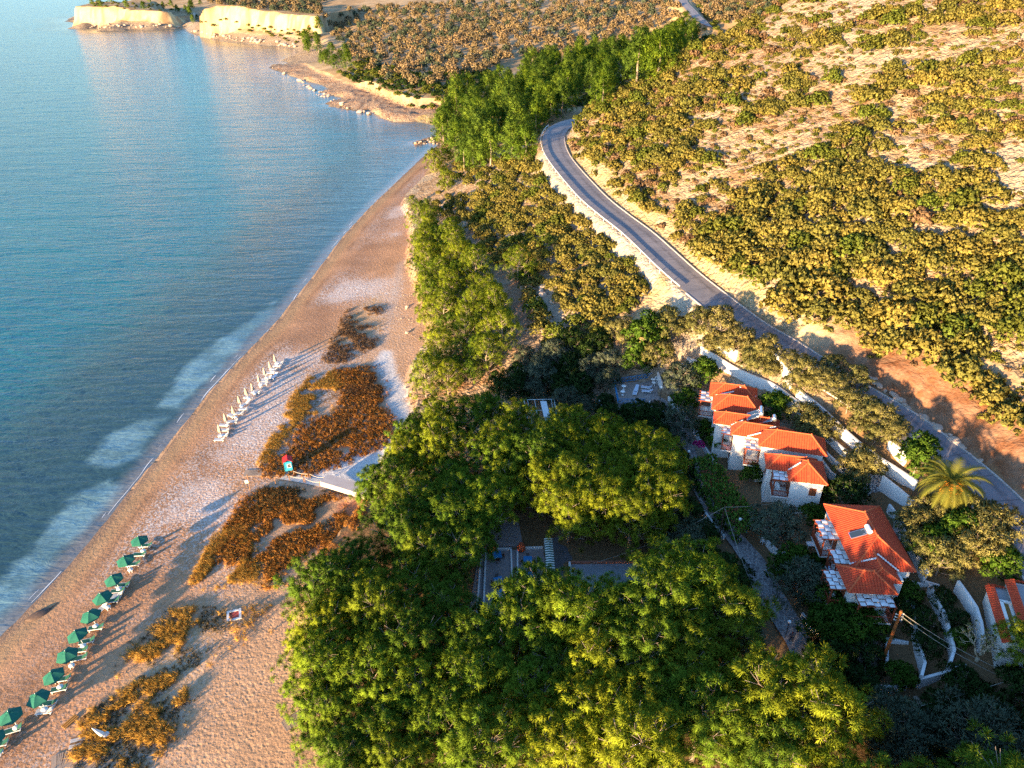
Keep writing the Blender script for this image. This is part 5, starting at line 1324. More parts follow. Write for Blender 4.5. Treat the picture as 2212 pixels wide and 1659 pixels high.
e = empty('bucket', on(*c8([(355,518)])[0])); tag(e, 'round blue bucket beside the stone path', 'bucket'); lathe('body', [(.2, 0), (.34, .55), (.36, .56), (.31, .52), (.19, .06)], mat('blue_plastic', (.01, .10, .55), .4, .4), e)
V = []; Fc = []
for z in (0,): tube(V, Fc, [(-.35, 0, .55), (-.2, 0, .8), (.2, 0, .8), (.35, 0, .55)], [.012]*4, 4)
new_obj('handle', V, Fc, METAL, e)
# towel over the middle balcony rail
o = new_obj('towel', [fc(-1.5, -9.6+.15*i, 11.25-.9*j) + fc.e1*(-.04*j+.02*math.sin(i*2)) for j in range(2) for i in range(6)], [(i, i+1, i+7, i+6) for i in range(5)], striped('towel_cloth', (.1, .25, .6), (.7, .75, .8), 3.))
md = o.modifiers.new('thick', 'SOLIDIFY'); md.thickness = .03; tag(o, 'blue and white towel hanging on the middle balcony rail', 'towel')
# ------------------------------------------------------------------ garden trees
def T(kind, xy, s, label, cat='tree', name=None, group=None, lift=None):
    proto = rr.choice(kind); P = on(xy[0], xy[1], (proto[2]*s*.6) if lift is None else lift)
    return tree(name or 'tree', proto, P, s, rr.uniform(0, 6.3), label, cat, group)
for (a, b), s in (((600,75),1.15),((520,110),1.),((480,170),.85),((590,190),.95),((650,215),.8),((770,165),1.05),((840,220),1.2),((790,290),.95),((870,300),.8),((1010,180),.95),((960,270),1.05),((1060,310),1.),((1170,270),1.1),((1120,410),1.),((1230,470),1.05),((1330,500),1.1),((1180,560),.75),((1290,610),.9),((1380,600),.95),((1420,560),.8),((250,40),.9),((330,30),.9)):
    T(OLIVES, c7([(a, b)])[0], s*.74, 'golden-lit olive tree in the row between the white terrace walls and the road', 'olive tree', 'olive_tree', 'olives along the road wall')
for (a, b), s, lab in (((850,520),.9,'olive tree leaning over the lower white wall behind the villa roofs'),((930,590),.95,'olive tree touching the right end of the stepped villa roof'),((1210,790),.95,'olive tree at the top of the patterned stairs'),((1140,850),.8,'olive tree below the patterned stairs wall')):
    T(OLIVES, c7([(a, b)])[0], s, lab, 'olive tree', 'olive_tree')
for (a, b), s, lab in (((1560,755),1.05,'bright green fig tree beside the road above the palm'),((650,430),.9,'bright green citrus tree behind the back roof of the stepped villa'),((205,230),.95,'grey-green tree beside the back balcony of the stepped villa')):
    T(BROAD, c7([(a, b)])[0], s, lab, 'tree', 'garden_tree')
for (a, b), s in (((1640,1110),1.0),((1740,1100),1.05),((1560,1190),.9),((1850,1210),1.15),((1950,1150),1.1),((2060,1190),1.05),((1990,1300),1.1),((1640,1300),1.05),((1560,1330),.9),((1700,1400),1.05),((1850,1340),1.0),((2080,1430),.9),((1780,1250),1.),((1500,1150),.8)):
    T(OLIVES if (a+b) % 3 else BROAD, c7([(a, b)])[0], s*.85, 'leafy yellow-green tree between the nearer villa and the road below the palm', 'tree', 'roadside_tree', 'trees between the nearer villa and the road')
for (a, b), s, lab in (((670,1175),1.15,'large grey-green olive beside the stone path in front of the stepped villa'),((830,1530),1.1,'feathery grey-green olive between the stone path and the nearer villa'),((40,560),1.0,'dark grey olive beside the bend of the stone path'),((60,260),1.1,'grey-green olive behind the blue deck terrace')):
    T(GOLIVES, c7([(a, b)])[0], s, lab, 'olive tree', 'olive_tree')
for (a, b), s, lab in (((85,400),.8,'leafy green tree beside the back balcony white wall'),((200,580),.62,'dark green shrub under the first wing of the stepped villa'),((300,660),.75,'green bougainvillea bush with pink flowers against the stepped villa'),((505,860),.62,'small round-headed tree in front of the middle wing'),((1100,1010),1.0,'dark leafy vine arbour between the two villas'),((970,960),.5,'dark shrub beside the front wing wall'),((790,1400),.8,'dark citrus under the first balcony of the nearer villa'),((700,1450),.7,'dark citrus shrub beside the stone path wall'),((900,1430),.55,'bright green shrub below the middle balcony'),((890,1110),.6,'dark shrub at the back corner of the nearer villa')):
    T(BROAD if s != 1.0 else DARKT, c7([(a, b)])[0], s, lab, 'tree', 'garden_tree')
for (a, b), s in (((620,690),1.05),((720,740),1.1),((800,690),.95),((640,830),1.1),((770,850),1.1),((870,800),.9)):
    T(BROAD, c8([(a, b)])[0], s*.9, 'bright green citrus tree in front of the nearer villa', 'citrus tree', 'citrus_tree', 'citrus trees in front of the nearer villa')
for (a, b), s in (((1100,620),.6),((1075,700),.6),((1195,780),.6),((1225,900),.6),((1390,760),.5),((1060,640),.5),((1060,1100),.6),((1310,640),.5),((1420,880),.45)):
    T(DARKT if (a+b) % 4 else BROAD, c8([(a, b)])[0], s, 'dark green shrub filling the lower walled gardens', 'shrub', 'garden_shrub', 'shrubs in the lower walled gardens')
# dark cover between the grove and the path, and the shady corner at the lower right
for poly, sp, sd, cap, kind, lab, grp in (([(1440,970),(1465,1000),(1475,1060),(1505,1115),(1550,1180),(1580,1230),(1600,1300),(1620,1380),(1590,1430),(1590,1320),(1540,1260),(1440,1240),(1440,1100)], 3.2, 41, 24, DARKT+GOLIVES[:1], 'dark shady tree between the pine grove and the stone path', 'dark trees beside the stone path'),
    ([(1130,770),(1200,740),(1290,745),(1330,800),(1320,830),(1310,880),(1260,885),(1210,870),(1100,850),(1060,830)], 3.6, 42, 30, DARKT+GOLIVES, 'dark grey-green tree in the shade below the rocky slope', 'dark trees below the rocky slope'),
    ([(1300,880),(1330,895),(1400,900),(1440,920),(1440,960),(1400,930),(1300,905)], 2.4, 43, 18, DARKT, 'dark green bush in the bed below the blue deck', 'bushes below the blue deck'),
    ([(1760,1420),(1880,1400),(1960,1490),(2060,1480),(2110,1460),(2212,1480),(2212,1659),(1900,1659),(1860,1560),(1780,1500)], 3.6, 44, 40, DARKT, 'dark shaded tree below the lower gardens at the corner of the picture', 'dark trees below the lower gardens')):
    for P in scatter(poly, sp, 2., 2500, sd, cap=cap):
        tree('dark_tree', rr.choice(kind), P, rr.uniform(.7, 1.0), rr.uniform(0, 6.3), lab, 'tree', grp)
for (a, b), s, lab in (((1060,1430),1.2,'grey olive rising from the shade left of the rubble strip'),((1080,1600),1.1,'sunlit-tipped grey olive at the bottom edge left of the rubble strip'),((1540,1440),1.3,'broad silvery olive in the shaded corner right of the rubble strip'),((1620,1560),1.2,'silvery olive at the bottom right below the red-leaved shrub'),((1500,1600),1.,'silvery olive at the bottom edge right of the rubble strip')):
    T(GOLIVES, c8([(a, b)])[0], s, lab, 'olive tree', 'olive_tree')
T(YPINES, c8([(1800,940)])[0], .6, 'yellow-lit pine below the flat-roofed house at the picture edge', 'pine tree', 'pine_tree')
L_PINK = leaf_material('pink_twigs', (.16, .08, .065), (.22, .11, .09), (.18, .09, .075)); L_REDL = leaf_material('red_leaves', (.13, .015, .015), (.2, .03, .02), (.15, .02, .02)); L_BOUG = leaf_material('bougainvillea_flowers', (.45, .02, .16), (.55, .05, .25), (.4, .02, .15))
bush('dry_shrub', build_bush(601, 1.7, 2.6, 10, 17, 14, L_PINK, (.25, .06), name='shrub'), on(*c8([(1420,1330)])[0], 1.5), 1.1, 0, 'leafless pinkish shrub in the shade above the silvery olive', 'shrub', None)
bush('red_shrub', build_bush(602, 1.6, 2.2, 10, 14, 14, L_REDL, (.26, .18), name='shrub'), on(*c8([(1785,1370)])[0], 1.5), 1.1, 0, 'dark red-leaved shrub at the right edge below the gardens', 'shrub', None)
bush('bougainvillea', build_bush(603, .8, .9, 6, 14, 14, L_BOUG, (.2, .16), name='shrub'), on(*c7([(180,670)])[0], 2.9)+np.array([0, 0, 2.2]), 1.1, 0, 'bright pink bougainvillea blossom beside the stone path', 'flowers', None)
bush('dry_shrub', build_bush(604, 1.2, .9, 9, 16, 14, L_DRY, (.2, .08), name='shrub'), on(*c6_([(1560,320)])[0], .5), 1.3, 0, 'rusty brown low shrub in the bed beside the lamp post', 'shrub', None)
for xy, s in (((1398,722),1.35),((1345,715),1.),((1440,700),1.1),((1420,760),1.),((1375,770),.9)):
    T(OLIVES+BROAD[:1], xy, s*1.05, 'big olive-green bush-like tree below the end of the road lay-by', 'tree', 'bushy_tree', 'bushy trees below the road lay-by')
for xy, s in (((1515,690),1.),((1560,700),1.1),((1600,735),1.),((1640,770),.95),((1560,740),.9),((1480,705),.8)):
    T(OLIVES, xy, s, 'golden olive beside the road where the white walls begin', 'olive tree', 'olive_tree', 'olives at the start of the white walls')
# ---- vine-covered arbour along the path
def arbour():
    e = empty('vine_arbour', (0, 0, 0)); tag(e, 'long arbour thickly covered with green vine between the stone path and the stepped villa', 'vine arbour')
    c = [on(x, y, 2.4) for x, y in c7([(215,760),(260,860),(320,960),(390,1050),(460,1130),(520,1200)])]
    rng = np.random.default_rng(71); ce = []
    Q = spline([np.array(p) for p in c], .35)
    for q in Q:
        t = rng.random(16)*4.2-2.1
        for k in t:
            x, y = q[0]+k*.93, q[1]+k*.36; ce.append((x, y, q[2]+2.5+.3*rng.normal()-.25*abs(k)**1.3*.5))
        for k in range(5): ce.append((q[0]-2.1+.2*rng.normal(), q[1]-.8+.2*rng.normal(), q[2]+2.3*rng.random()))
    ce = np.array(ce); od = rng.normal(size=ce.shape)*.5+np.array([-.2, -.2, .7]); od /= np.linalg.norm(od, axis=1)[:, None]
    link('leaves', foliage_mesh('leaves', [tufts(ce, od, np.full(len(ce), .30), 16, .24, .19, rng, .7, True)], leaf_material('vine_leaves', (.10, .19, .03), (.14, .24, .035), (.1, .18, .03))), e)
    V = []; Fc = []
    for q in Q[::8]:
        for k in (-1.9, 1.9):
            p = np.array([q[0]+k*.93, q[1]+k*.36, q[2]]); tube(V, Fc, [p-ZA, p+ZA*2.4], [.06, .06], 5)
        tube(V, Fc, [q+np.array([-1.9*.93, -1.9*.36, 2.35]), q+np.array([1.9*.93, 1.9*.36, 2.35])], [.05, .05], 5)
    new_obj('frame', V, Fc, WOODR, e)
arbour()
# ---- palm
def palm():
    P = on(2053, 1050, 5.2); e = empty('palm_tree', P); e.scale = (1.3, 1.3, 1.3); tag(e, 'feathery date palm with orange fruit clusters beside the road', 'palm tree')
    rng = np.random.default_rng(9); Ht = 4.2
    V = []; Fc = []; n = 22
    tube(V, Fc, [(0, 0, -.5+i*(Ht+.5)/n) for i in range(n+1)], [.34+.05*(i % 2)+(.14 if i > n-5 else 0) for i in range(n+1)], 10); new_obj('trunk', V, Fc, BARK, e)
    LP = leaf_material('palm_leaves', (.16, .17, .03), (.22, .20, .035), (.12, .15, .03), .3); me = None; V = []; N = []
    for k in range(46):
        az = k*2.39996; el = 1.25-1.35*(k/46)**.9; L = 3.6+.5*rng.random(); pts = []; d = np.array([math.cos(az), math.sin(az), 0]); p = np.array([0, 0, Ht+.1]); ang = el
        for i in range(17):
            pts.append(p.copy()); p = p+(d*math.cos(ang)+ZA*math.sin(ang))*L/16; ang -= .115*(.6+i/16)
        sd = np.cross(d, ZA)
        for i in range(1, 17):
            t = pts[i]-pts[i-1]; t /= np.linalg.norm(t); up_ = np.cross(sd, t)
            for s in (-1, 1):
                for q in (0, .5):
                    b = pts[i-1]+(pts[i]-pts[i-1])*q; l = .75*math.sin(math.pi*min(.97, (i+q)/17*.85+.14)); w_ = t*.055
                    tip = b+sd*s*l*.8+t*l*.55+up_*l*(.22-.25*rng.random())
                    V += [b-w_, b+w_, tip]; nn = up_*.8+sd*s*.3; N += [nn, nn, nn]
            V += [pts[i-1]+sd*.03, pts[i-1]-sd*.03, pts[i]]; N += [up_]*3
    V = np.array(V); N = np.array(N); P3 = V.reshape(-1, 3, 3); g = np.cross(P3[:, 1]-P3[:, 0], P3[:, 2]-P3[:, 0]); fl = (g*N[::3]).sum(1) < 0; P3[fl] = P3[fl][:, ::-1]
    me = tri_mesh('fronds', P3.reshape(-1, 3), 3, LP, N); a = me.attributes.new('tint', 'FLOAT', 'POINT'); a.data.foreach_set('value', np.full(len(V), .5, np.float32)); link('fronds', me, e)
    FR = mottled('date_stalks', (.75, .22, .02), (.85, .33, .03), 5, .7)
    for k in range(7):
        az = -2.6+k*.5; V = []; Fc = []
        for q in range(34):
            a = az+rng.normal()*.22; r = .75+.5*rng.random(); z0 = Ht+.1; z1 = Ht-.15-.65*rng.random()
            tube(V, Fc, [(0, 0, z0), (r*.6*math.cos(a), r*.6*math.sin(a), z0+.28), (r*math.cos(a), r*math.sin(a), z1+.2), (r*1.05*math.cos(a), r*1.05*math.sin(a), z1-.1)], [.035, .03, .045, .03], 4)
        new_obj('fruit_cluster', V, Fc, FR, e)
palm()
# ---- bare pale tree by the flat-roofed house
def bare_tree(name, P, Hh, Rr, label, seed, m, leaf=None):
    e = empty(name, P); tag(e, label, 'tree'); rng = np.random.default_rng(seed); V = []; Fc = []; tips = []
    def grow(p, d, L, r, lev):
        q = p+d*L; mid = (p+q)/2+rng.normal(size=3)*L*.08; tube(V, Fc, [p, mid, q], [r, r*.8, r*.62], 5 if lev < 2 else 4)
        if lev >= 5: tips.append(q); return
        for k in range(3 if lev < 4 else 2):
            nd_ = d+rng.normal(size=3)*.52; nd_[2] += .12; nd_ /= np.linalg.norm(nd_); grow(q, nd_, L*(.68+.15*rng.random()), r*.6, lev+1)
    for k in range(3):
        a = k*2.1+rng.random(); d = np.array([math.cos(a)*.55, math.sin(a)*.55, 1.]); d /= np.linalg.norm(d); grow(np.array([0, 0, .5]), d, Hh*.27, .13, 1)
    tube(V, Fc, [(0, 0, -.5), (0, 0, .55)], [.24, .18], 7)
    link('trunk', mesh_data('trunk', V, Fc, m), e)
    if leaf:
        ce = np.array(tips); ce = ce[rng.random(len(ce)) < .55]; od = rng.normal(size=ce.shape); od /= np.linalg.norm(od, axis=1)[:, None]
        link('leaves', foliage_mesh('leaves', [tufts(ce, od, np.full(len(ce), .2), 7, .2, .13, rng, .8, True)], leaf), e)
bare_tree('bare_tree', on(*c8([(1545,960)])[0], 1.5), 4.6, 3, 'pale twiggy tree with few leaves below the flat-roofed house', 3, mottled('pale_twigs', (.50, .38, .24), (.60, .47, .32), 3, .85), L_OLIVE)
bare_tree('bare_tree', on(*c7([(60,130)])[0], 1.5), 4.4, 3, 'bare grey-brown tree at the upper end of the white walls', 5, mottled('grey_twigs', (.30, .24, .18), (.38, .31, .24), 3, .85))
for (a, b), k in (((760,1010),7),((690,960),8),((850,1020),9),((640,1000),10)):
    bare_tree('bare_tree', on(*c8([(a, b)])[0], 1.), 3.6, 2.5, {7:'leafless dark tree behind the foot of the power pole', 8:'leafless dark tree near the lower end of the stone path', 9:'leafless dark tree closest to the power pole', 10:'leafless dark tree touching the white wall of the path end'}[k], k, mottled('dark_twigs', (.12, .09, .075), (.2, .16, .13), 3, .85))
# ------------------------------------------------------------------ lamps, poles, wires, washing line, person
GLOBE = mat('milk_glass', (.82, .80, .76), .3, .5); BLACKM = mat('black_paint', (.02, .02, .02), .5, .3)
for xy, hh, lab in ((c6_([(1578,300)])[0],3.0,'tall black lamp post beside the rusty shrub bed'),(c6_([(1770,760)])[0],2.9,'globe lamp post beside the yellow-green pines'),(c7([(415,1250)])[0],2.6,'globe lamp post beside the blue washing line'),(c8([(372,890)])[0],2.7,'globe lamp post near the lower end of the stone path')):
    e = empty('lamp_post', on(*xy)); tag(e, lab, 'lamp post', 'globe lamps along the stone path'); V = []; Fc = []; tube(V, Fc, [(0, 0, -.3), (0, 0, .4), (0, 0, hh)], [.08, .045, .04], 8); new_obj('post', V, Fc, BLACKM, e)
    lathe('globe', [(.05, hh-.02)]+[(.22*math.sin(math.pi*i/10), hh+.2-.22*math.cos(math.pi*i/10)) for i in range(1, 10)]+[(.02, hh+.42)], GLOBE, e); lathe('collar', [(.1, hh-.05), (.11, hh), (.07, hh+.02)], BLACKM, e)
POLEW = mottled('tarred_pole_wood', (.42, .13, .03), (.25, .07, .02), 3, .8, .01, 10)
CER = mat('ceramic', (.62, .55, .48), .3, .5)
def wood_pole(P, hh, r, label, iso=True, m=None):
    e = empty('power_pole', P); tag(e, label, 'power pole'); V = []; Fc = []; tube(V, Fc, [(0, 0, -.5), (0, 0, hh*.5), (0, 0, hh)], [r*1.2, r, r*.8], 9); new_obj('pole', V, Fc, m or POLEW, e)
    if iso:
        for z in (hh-.55, hh-.95, hh-1.35):
            V = []; Fc = []; tube(V, Fc, [(-.42, 0, z), (.42, 0, z)], [.022, .022], 5); b = new_obj('bracket', V, Fc, METAL, e)
            for x in (-.4, .4): V = []; Fc = []; tube(V, Fc, [(x, 0, z), (x, 0, z+.05), (x, 0, z+.16), (x, 0, z+.2)], [.03, .07, .06, .02], 8); new_obj('insulator', V, Fc, CER, b)
    return np.array(P)+ZA*hh
pb = on(*c8([(945,1050)])[0]); Ptop = atF(3478, 2385, 0)
hh = 8.6
pole_top = wood_pole(pb, hh, .17, 'orange-brown wooden power pole with white insulators beside the lower gardens')
p2b = on(*c7([(298,1290)])[0]); pole2 = wood_pole(p2b, 6.2, .09, 'thin dark wooden pole where the cables meet beside the stone path', False, CHW)
CABLE = mat('cable_sheath', (.30, .27, .22), .7, .2); CABD = mat('dark_cable', (.05, .045, .04), .7, .2)
def wire(A, B, sag, label, m=CABLE, r=.028):
    A = np.array(A, float); B = np.array(B, float); V = []; Fc = []; n = 16
    tube(V, Fc, [A+(B-A)*i/n-ZA*sag*4*(i/n)*(1-i/n) for i in range(n+1)], [r]*(n+1), 5); o = new_obj('power_cable', V, Fc, m); tag(o, label, 'cable'); return o
wire(pole2-ZA*.2, fb(1.0, .55, 10.0), .4, 'cable from the thin dark pole to the front wing of the stepped villa')
wire(pole2-ZA*.2, at_z(1262,1222,6.5), 1.0, 'cable from the thin dark pole towards the concrete court')
wire(pole2-ZA*.3, at_z(1652,1330,7.0), .6, 'cable dropping from the thin dark pole past the lamp post')
wire(pole_top-ZA*.15, at_z(2230,1475,11.0), .7, 'upper cable from the wooden power pole to the right edge', CABLE)
wire(pole_top-ZA*.6, at_z(2230,1490,10.2), .8, 'lower cable from the wooden power pole to the right edge', CABLE)
wire(at_z(1930,1540,9.0), at_z(2240,1450,12.5), .3, 'long cable crossing the shaded trees at the lower right')
def clothesline():
    e = empty('washing_line', on(*c7([(470,1250)])[0])); tag(e, 'turquoise folding washing line on the stone path', 'washing line'); m = mat('turquoise_paint', (.05, .42, .55), .5); V = []; Fc = []
    tube(V, Fc, [(0, 0, 0), (0, 0, 1.9)], [.03, .03], 6); new_obj('post', V, Fc, m, e); V = []; Fc = []
    for k in range(4): a = k*math.pi/2+.4; tube(V, Fc, [(0, 0, 1.5), (1.25*math.cos(a), 1.25*math.sin(a), 2.0)], [.025, .02], 5)
    new_obj('arm', V, Fc, m, e); V = []; Fc = []
    for r in (.6, .9, 1.2):
        q = [(r*math.cos(k*math.pi/2+.4), r*math.sin(k*math.pi/2+.4), 1.5+.4*r) for k in range(5)]
        tube(V, Fc, q, [.008]*5, 4)
    new_obj('line', V, Fc, PLAST, e)
clothesline()
def person():
    P = on(1707, 1388); e = empty('person', P, 2.4); tag(e, 'person in dark clothes walking down the shaded stone path', 'person')
    pts = [(0,0,.92),(0,0,1.12),(0,.0,1.36),(0,0,1.48),(0,.01,1.58),(0,.02,1.70), (.1,0,.88),(.11,.12,.5),(.11,.02,.08),(.11,.16,.03), (-.1,0,.88),(-.11,-.06,.5),(-.11,-.26,.1),(-.11,-.13,.03), (.19,0,1.40),(.24,-.06,1.12),(.25,.06,.86),(.25,.12,.78),(-.19,0,1.40),(-.24,.03,1.12),(-.24,.16,.90),(-.24,.22,.83)]
    ed = [(0,1),(1,2),(2,3),(3,4),(4,5),(0,6),(6,7),(7,8),(8,9),(0,10),(10,11),(11,12),(12,13),(2,14),(14,15),(15,16),(16,17),(2,18),(18,19),(19,20),(20,21)]
    rad = [.145,.13,.155,.06,.09,.085, .09,.062,.042,.035,.09,.062,.042,.035, .062,.045,.033,.028,.062,.045,.033,.028]
    me = bpy.data.meshes.new('body'); me.from_pydata(pts, ed, []); o = bpy.data.objects.new('body', me); COL.objects.link(o); o.parent = e
    md = o.modifiers.new('skin', 'SKIN'); md.use_smooth_shade = True
    for i, r in enumerate(rad): me.skin_vertices[0].data[i].radius = (r, r*.8 if i < 3 else r)
    me.skin_vertices[0].data[0].use_root = True
    o.modifiers.new('sub', 'SUBSURF').levels = 1
    m = mat('clothes_and_skin', (.03, .035, .06), .9); co = objco(m); s = nd(m, 'ShaderNodeSeparateXYZ'); lk(m, co, s.inputs[0])
    f = math_(m, 'GREATER_THAN', s.outputs[2], 1.47); g = math_(m, 'GREATER_THAN', s.outputs[2], .9)
    c = mixc(m, g, (.02, .025, .05), (.05, .07, .12)); c = mixc(m, f, c, (.42, .24, .16)); lk(m, c, bsdf(m).inputs['Base Color']); me.materials.append(m)
    q = lathe('hair', [(.02, 1.60), (.095, 1.64), (.108, 1.71), (.085, 1.77), (.02, 1.80)], mat('dark_red_cap', (.16, .03, .025), .9), e, 14)
    V = []; Fc = []; tube(V, Fc, [(0, .1, 1.665), (0, .125, 1.65), (0, .105, 1.635)], [.012, .018, .012], 6); new_obj('nose', V, Fc, m, e)
person()
# ------------------------------------------------------------------ the beach
PARG = mottled('green_parasol_cloth', (.012, .105, .075), (.02, .135, .095), 4, .8); PARB = mottled('beige_parasol_cloth', (.46, .38, .30), (.36, .29, .23), 5, .9)
def parasol_open():
    e = empty('beach_parasol', (0, 0, 0)); V = []; Fc = []; tube(V, Fc, [(0, 0, -.2), (0, 0, 2.45)], [.03, .025], 8); new_obj('pole', V, Fc, PLAST, e)
    n = 6; V = [(0, 0, 2.52)]; Fc = []
    for ring, (r, z) in enumerate(((.45, 2.36), (.9, 2.12), (1.28, 1.86), (1.29, 1.72))):
        for j in range(n*4):
            a = 2*math.pi*j/(n*4); kk = j % 4; sag = (0, .045, .06, .045)[kk]; rr_ = r*math.cos(math.pi/n)/math.cos((a % (2*math.pi/n))-math.pi/n); V.append((rr_*math.cos(a), rr_*math.sin(a), z-sag*r*.6))
        m = n*4
        for j in range(m):
            if ring == 0: Fc.append((0, 1+j, 1+(j+1) % m))
            else: k = 1+(ring-1)*m; Fc.append((k+j, k+m+j, k+m+(j+1) % m, k+(j+1) % m))
    c = new_obj('canopy', V, Fc, PARG, e); md = c.modifiers.new('thick', 'SOLIDIFY'); md.thickness = .012
    lathe('vent_cap', [(.26, 2.44), (.2, 2.50), (.04, 2.60)], PARG, e, 12); lathe('finial', [(.035, 2.58), (.04, 2.66), (.01, 2.70)], PLAST, e, 8)
    for j in range(6):
        a = 2*math.pi*j/6; V = []; Fc = []; tube(V, Fc, [(.05*math.cos(a), .05*math.sin(a), 2.46), (1.25*math.cos(a), 1.25*math.sin(a), 1.84)], [.012, .01], 4); new_obj('rib', V, Fc, PLAST, e)
    return e
def parasol_shut():
    e = empty('folded_parasol', (0, 0, 0)); V = []; Fc = []; tube(V, Fc, [(0, 0, -.2), (0, 0, 2.55)], [.03, .025], 8); new_obj('pole', V, Fc, PLAST, e)
    V = []; Fc = []; n = 20
    for i, (r, z) in enumerate(((.02, 2.6), (.09, 2.45), (.17, 2.0), (.25, 1.5), (.31, 1.1), (.30, .98))):
        for j in range(n): a = 2*math.pi*j/n; q = r*(1+.3*math.cos(6*a+.6*i)); V.append((q*math.cos(a), q*math.sin(a), z))
        if i:
            for j in range(n): k = (i-1)*n; Fc.append((k+j, k+(j+1) % n, k+n+(j+1) % n, k+n+j))
    Fc.append(tuple(range(n))); Fc.append(tuple(len(V)-1-j for j in range(n)))
    new_obj('canopy', V, Fc, PARB, e, True); V = []; Fc = []; tube(V, Fc, [(0, 0, 1.42), (0, 0, 1.36)], [.31, .31], 14); new_obj('strap', V, Fc, PARB, e); return e
def btable():
    e = empty('beach_table', (0, 0, 0)); lathe('tabletop', [(.05, .42), (.34, .42), (.36, .45), (.35, .48), (.05, .48)], PLAST, e, 16)
    for k in range(4): a = k*math.pi/2+.78; V = []; Fc = []; tube(V, Fc, [(.2*math.cos(a), .2*math.sin(a), .43), (.27*math.cos(a), .27*math.sin(a), -.05)], [.05, .04], 6); new_obj('leg', V, Fc, PLAST, e)
    return e
cA = lambda a, b: ((0+a*.5882)/1.79385, (2000+b*.5882)/1.79385)
ORD = ['first', 'second', 'third', 'fourth', 'fifth', 'sixth', 'seventh', 'eighth', 'ninth', 'tenth', 'eleventh']
GREEN = [((945,228),(5,5),[(965,203,.1),(925,262,.15)]),((862,352),(2,0),[(885,326,.2)]),((788,478),(0,0),[(815,464,.15),(783,503,.2)]),((714,597),(0,0),[(745,567,.15),(765,537,.3)]),((635,720),(0,0),[(640,745,.2),(672,622,1.2)]),((554,850),(0,0),[(580,833,.3)]),((478,978),(0,0),[(535,893,.1),(530,945,.35)]),((402,1118),(0,0),[(420,1083,.2),(400,1147,.2)]),((300,1265),(0,0),[(330,1243,.2),(303,1296,.1)]),((115,1385),(0,0),[(92,1420,.35)]),((5,1545),(0,0),[(5,1510,.2),(-30,1575,.2)])]
mk_lg = lambda: lounger_proto(LG, PLAST); mk_lw = lambda: lounger_proto(LW, PLAST)
for i, ((a, b), _, lg) in enumerate(GREEN):
    P = on(*cA(a, b)); w_ = ORD[i]+' in the row counted from the kiosk'
    place_copy('gp', parasol_open, P, 0, 'open dark green beach parasol, '+w_, 'parasol', 'open green parasols', 1., (R(rr.uniform(-7, 3)), R(rr.uniform(-11, -3)), rr.uniform(0, 1)))
    place_copy('bt', btable, P+np.array([.25, -.45, 0]), .3*i, 'small white table under the green parasol '+ORD[i]+' from the kiosk', 'table', 'white tables under the green parasols')
    for k, (x, y, r) in enumerate(lg):
        key = 'wl' if (i, k) in ((3, 1), (8, 1), (4, 1)) else 'gl'
        place_copy(key, mk_lw if key == 'wl' else mk_lg, on(*cA(x, y)), r+rr.uniform(-.1, .1), ('pale' if key == 'wl' else 'dark green')+' sun lounger '+('seaward' if k else 'landward')+' of the green parasol '+ORD[i]+' from the kiosk', 'lounger', 'loungers of the green parasols')
cB = lambda a, b: ((800+a*.2411)/1.79385, (1350+b*.2411)/1.79385)
SHUTP = [((1128,268),[(1180,250,-.08),(1150,300,-.1)]),((1045,372),[(1090,350,-.25)]),((960,475),[(1040,412,.1),(980,500,.5),(1095,470,1.2)]),((865,600),[(930,545,-.05),(925,585,-.05)]),((768,728),[(810,722,-.2)]),((668,800),[(680,818,-.4)]),((560,935),[(625,915,.9),(610,995,.05)]),((462,1105),[(530,1065,.05),(410,1105,-.6)]),((335,1225),[(430,1195,.1),(290,1255,-.1)]),((235,1405),[(300,1335,.0),(280,1415,.1),(220,1485,.03)])]
for i, ((a, b), lg) in enumerate(SHUTP):
    P = on(*cB(a, b)); w_ = ORD[i]+' from the far end of its row'
    place_copy('sp', parasol_shut, P, 0, 'folded beige beach parasol, '+w_, 'parasol', 'folded beige parasols', .98, (R(rr.uniform(-3, 4)), R(rr.uniform(-7, 0)), rr.uniform(0, 1)))
    place_copy('bt', btable, P+np.array([.35, -.65, 0]), .3*i, 'small white table at the folded beige parasol '+ORD[i]+' from the far end', 'table', 'white tables beside the folded parasols')
    for k, (x, y, r) in enumerate(lg):
        key = 'bl' if (i, k) == (2, 2) else 'wl'
        place_copy('lb' if key == 'bl' else key, mk_lb if key == 'bl' else mk_lw, on(*cB(x, y)), r, ('blue' if key == 'bl' else 'pale grey')+' sun lounger '+('beside', 'seaward of', 'standing apart behind')[k]+' the folded parasol '+ORD[i]+' from the far end', 'lounger', 'loungers of the folded parasols')
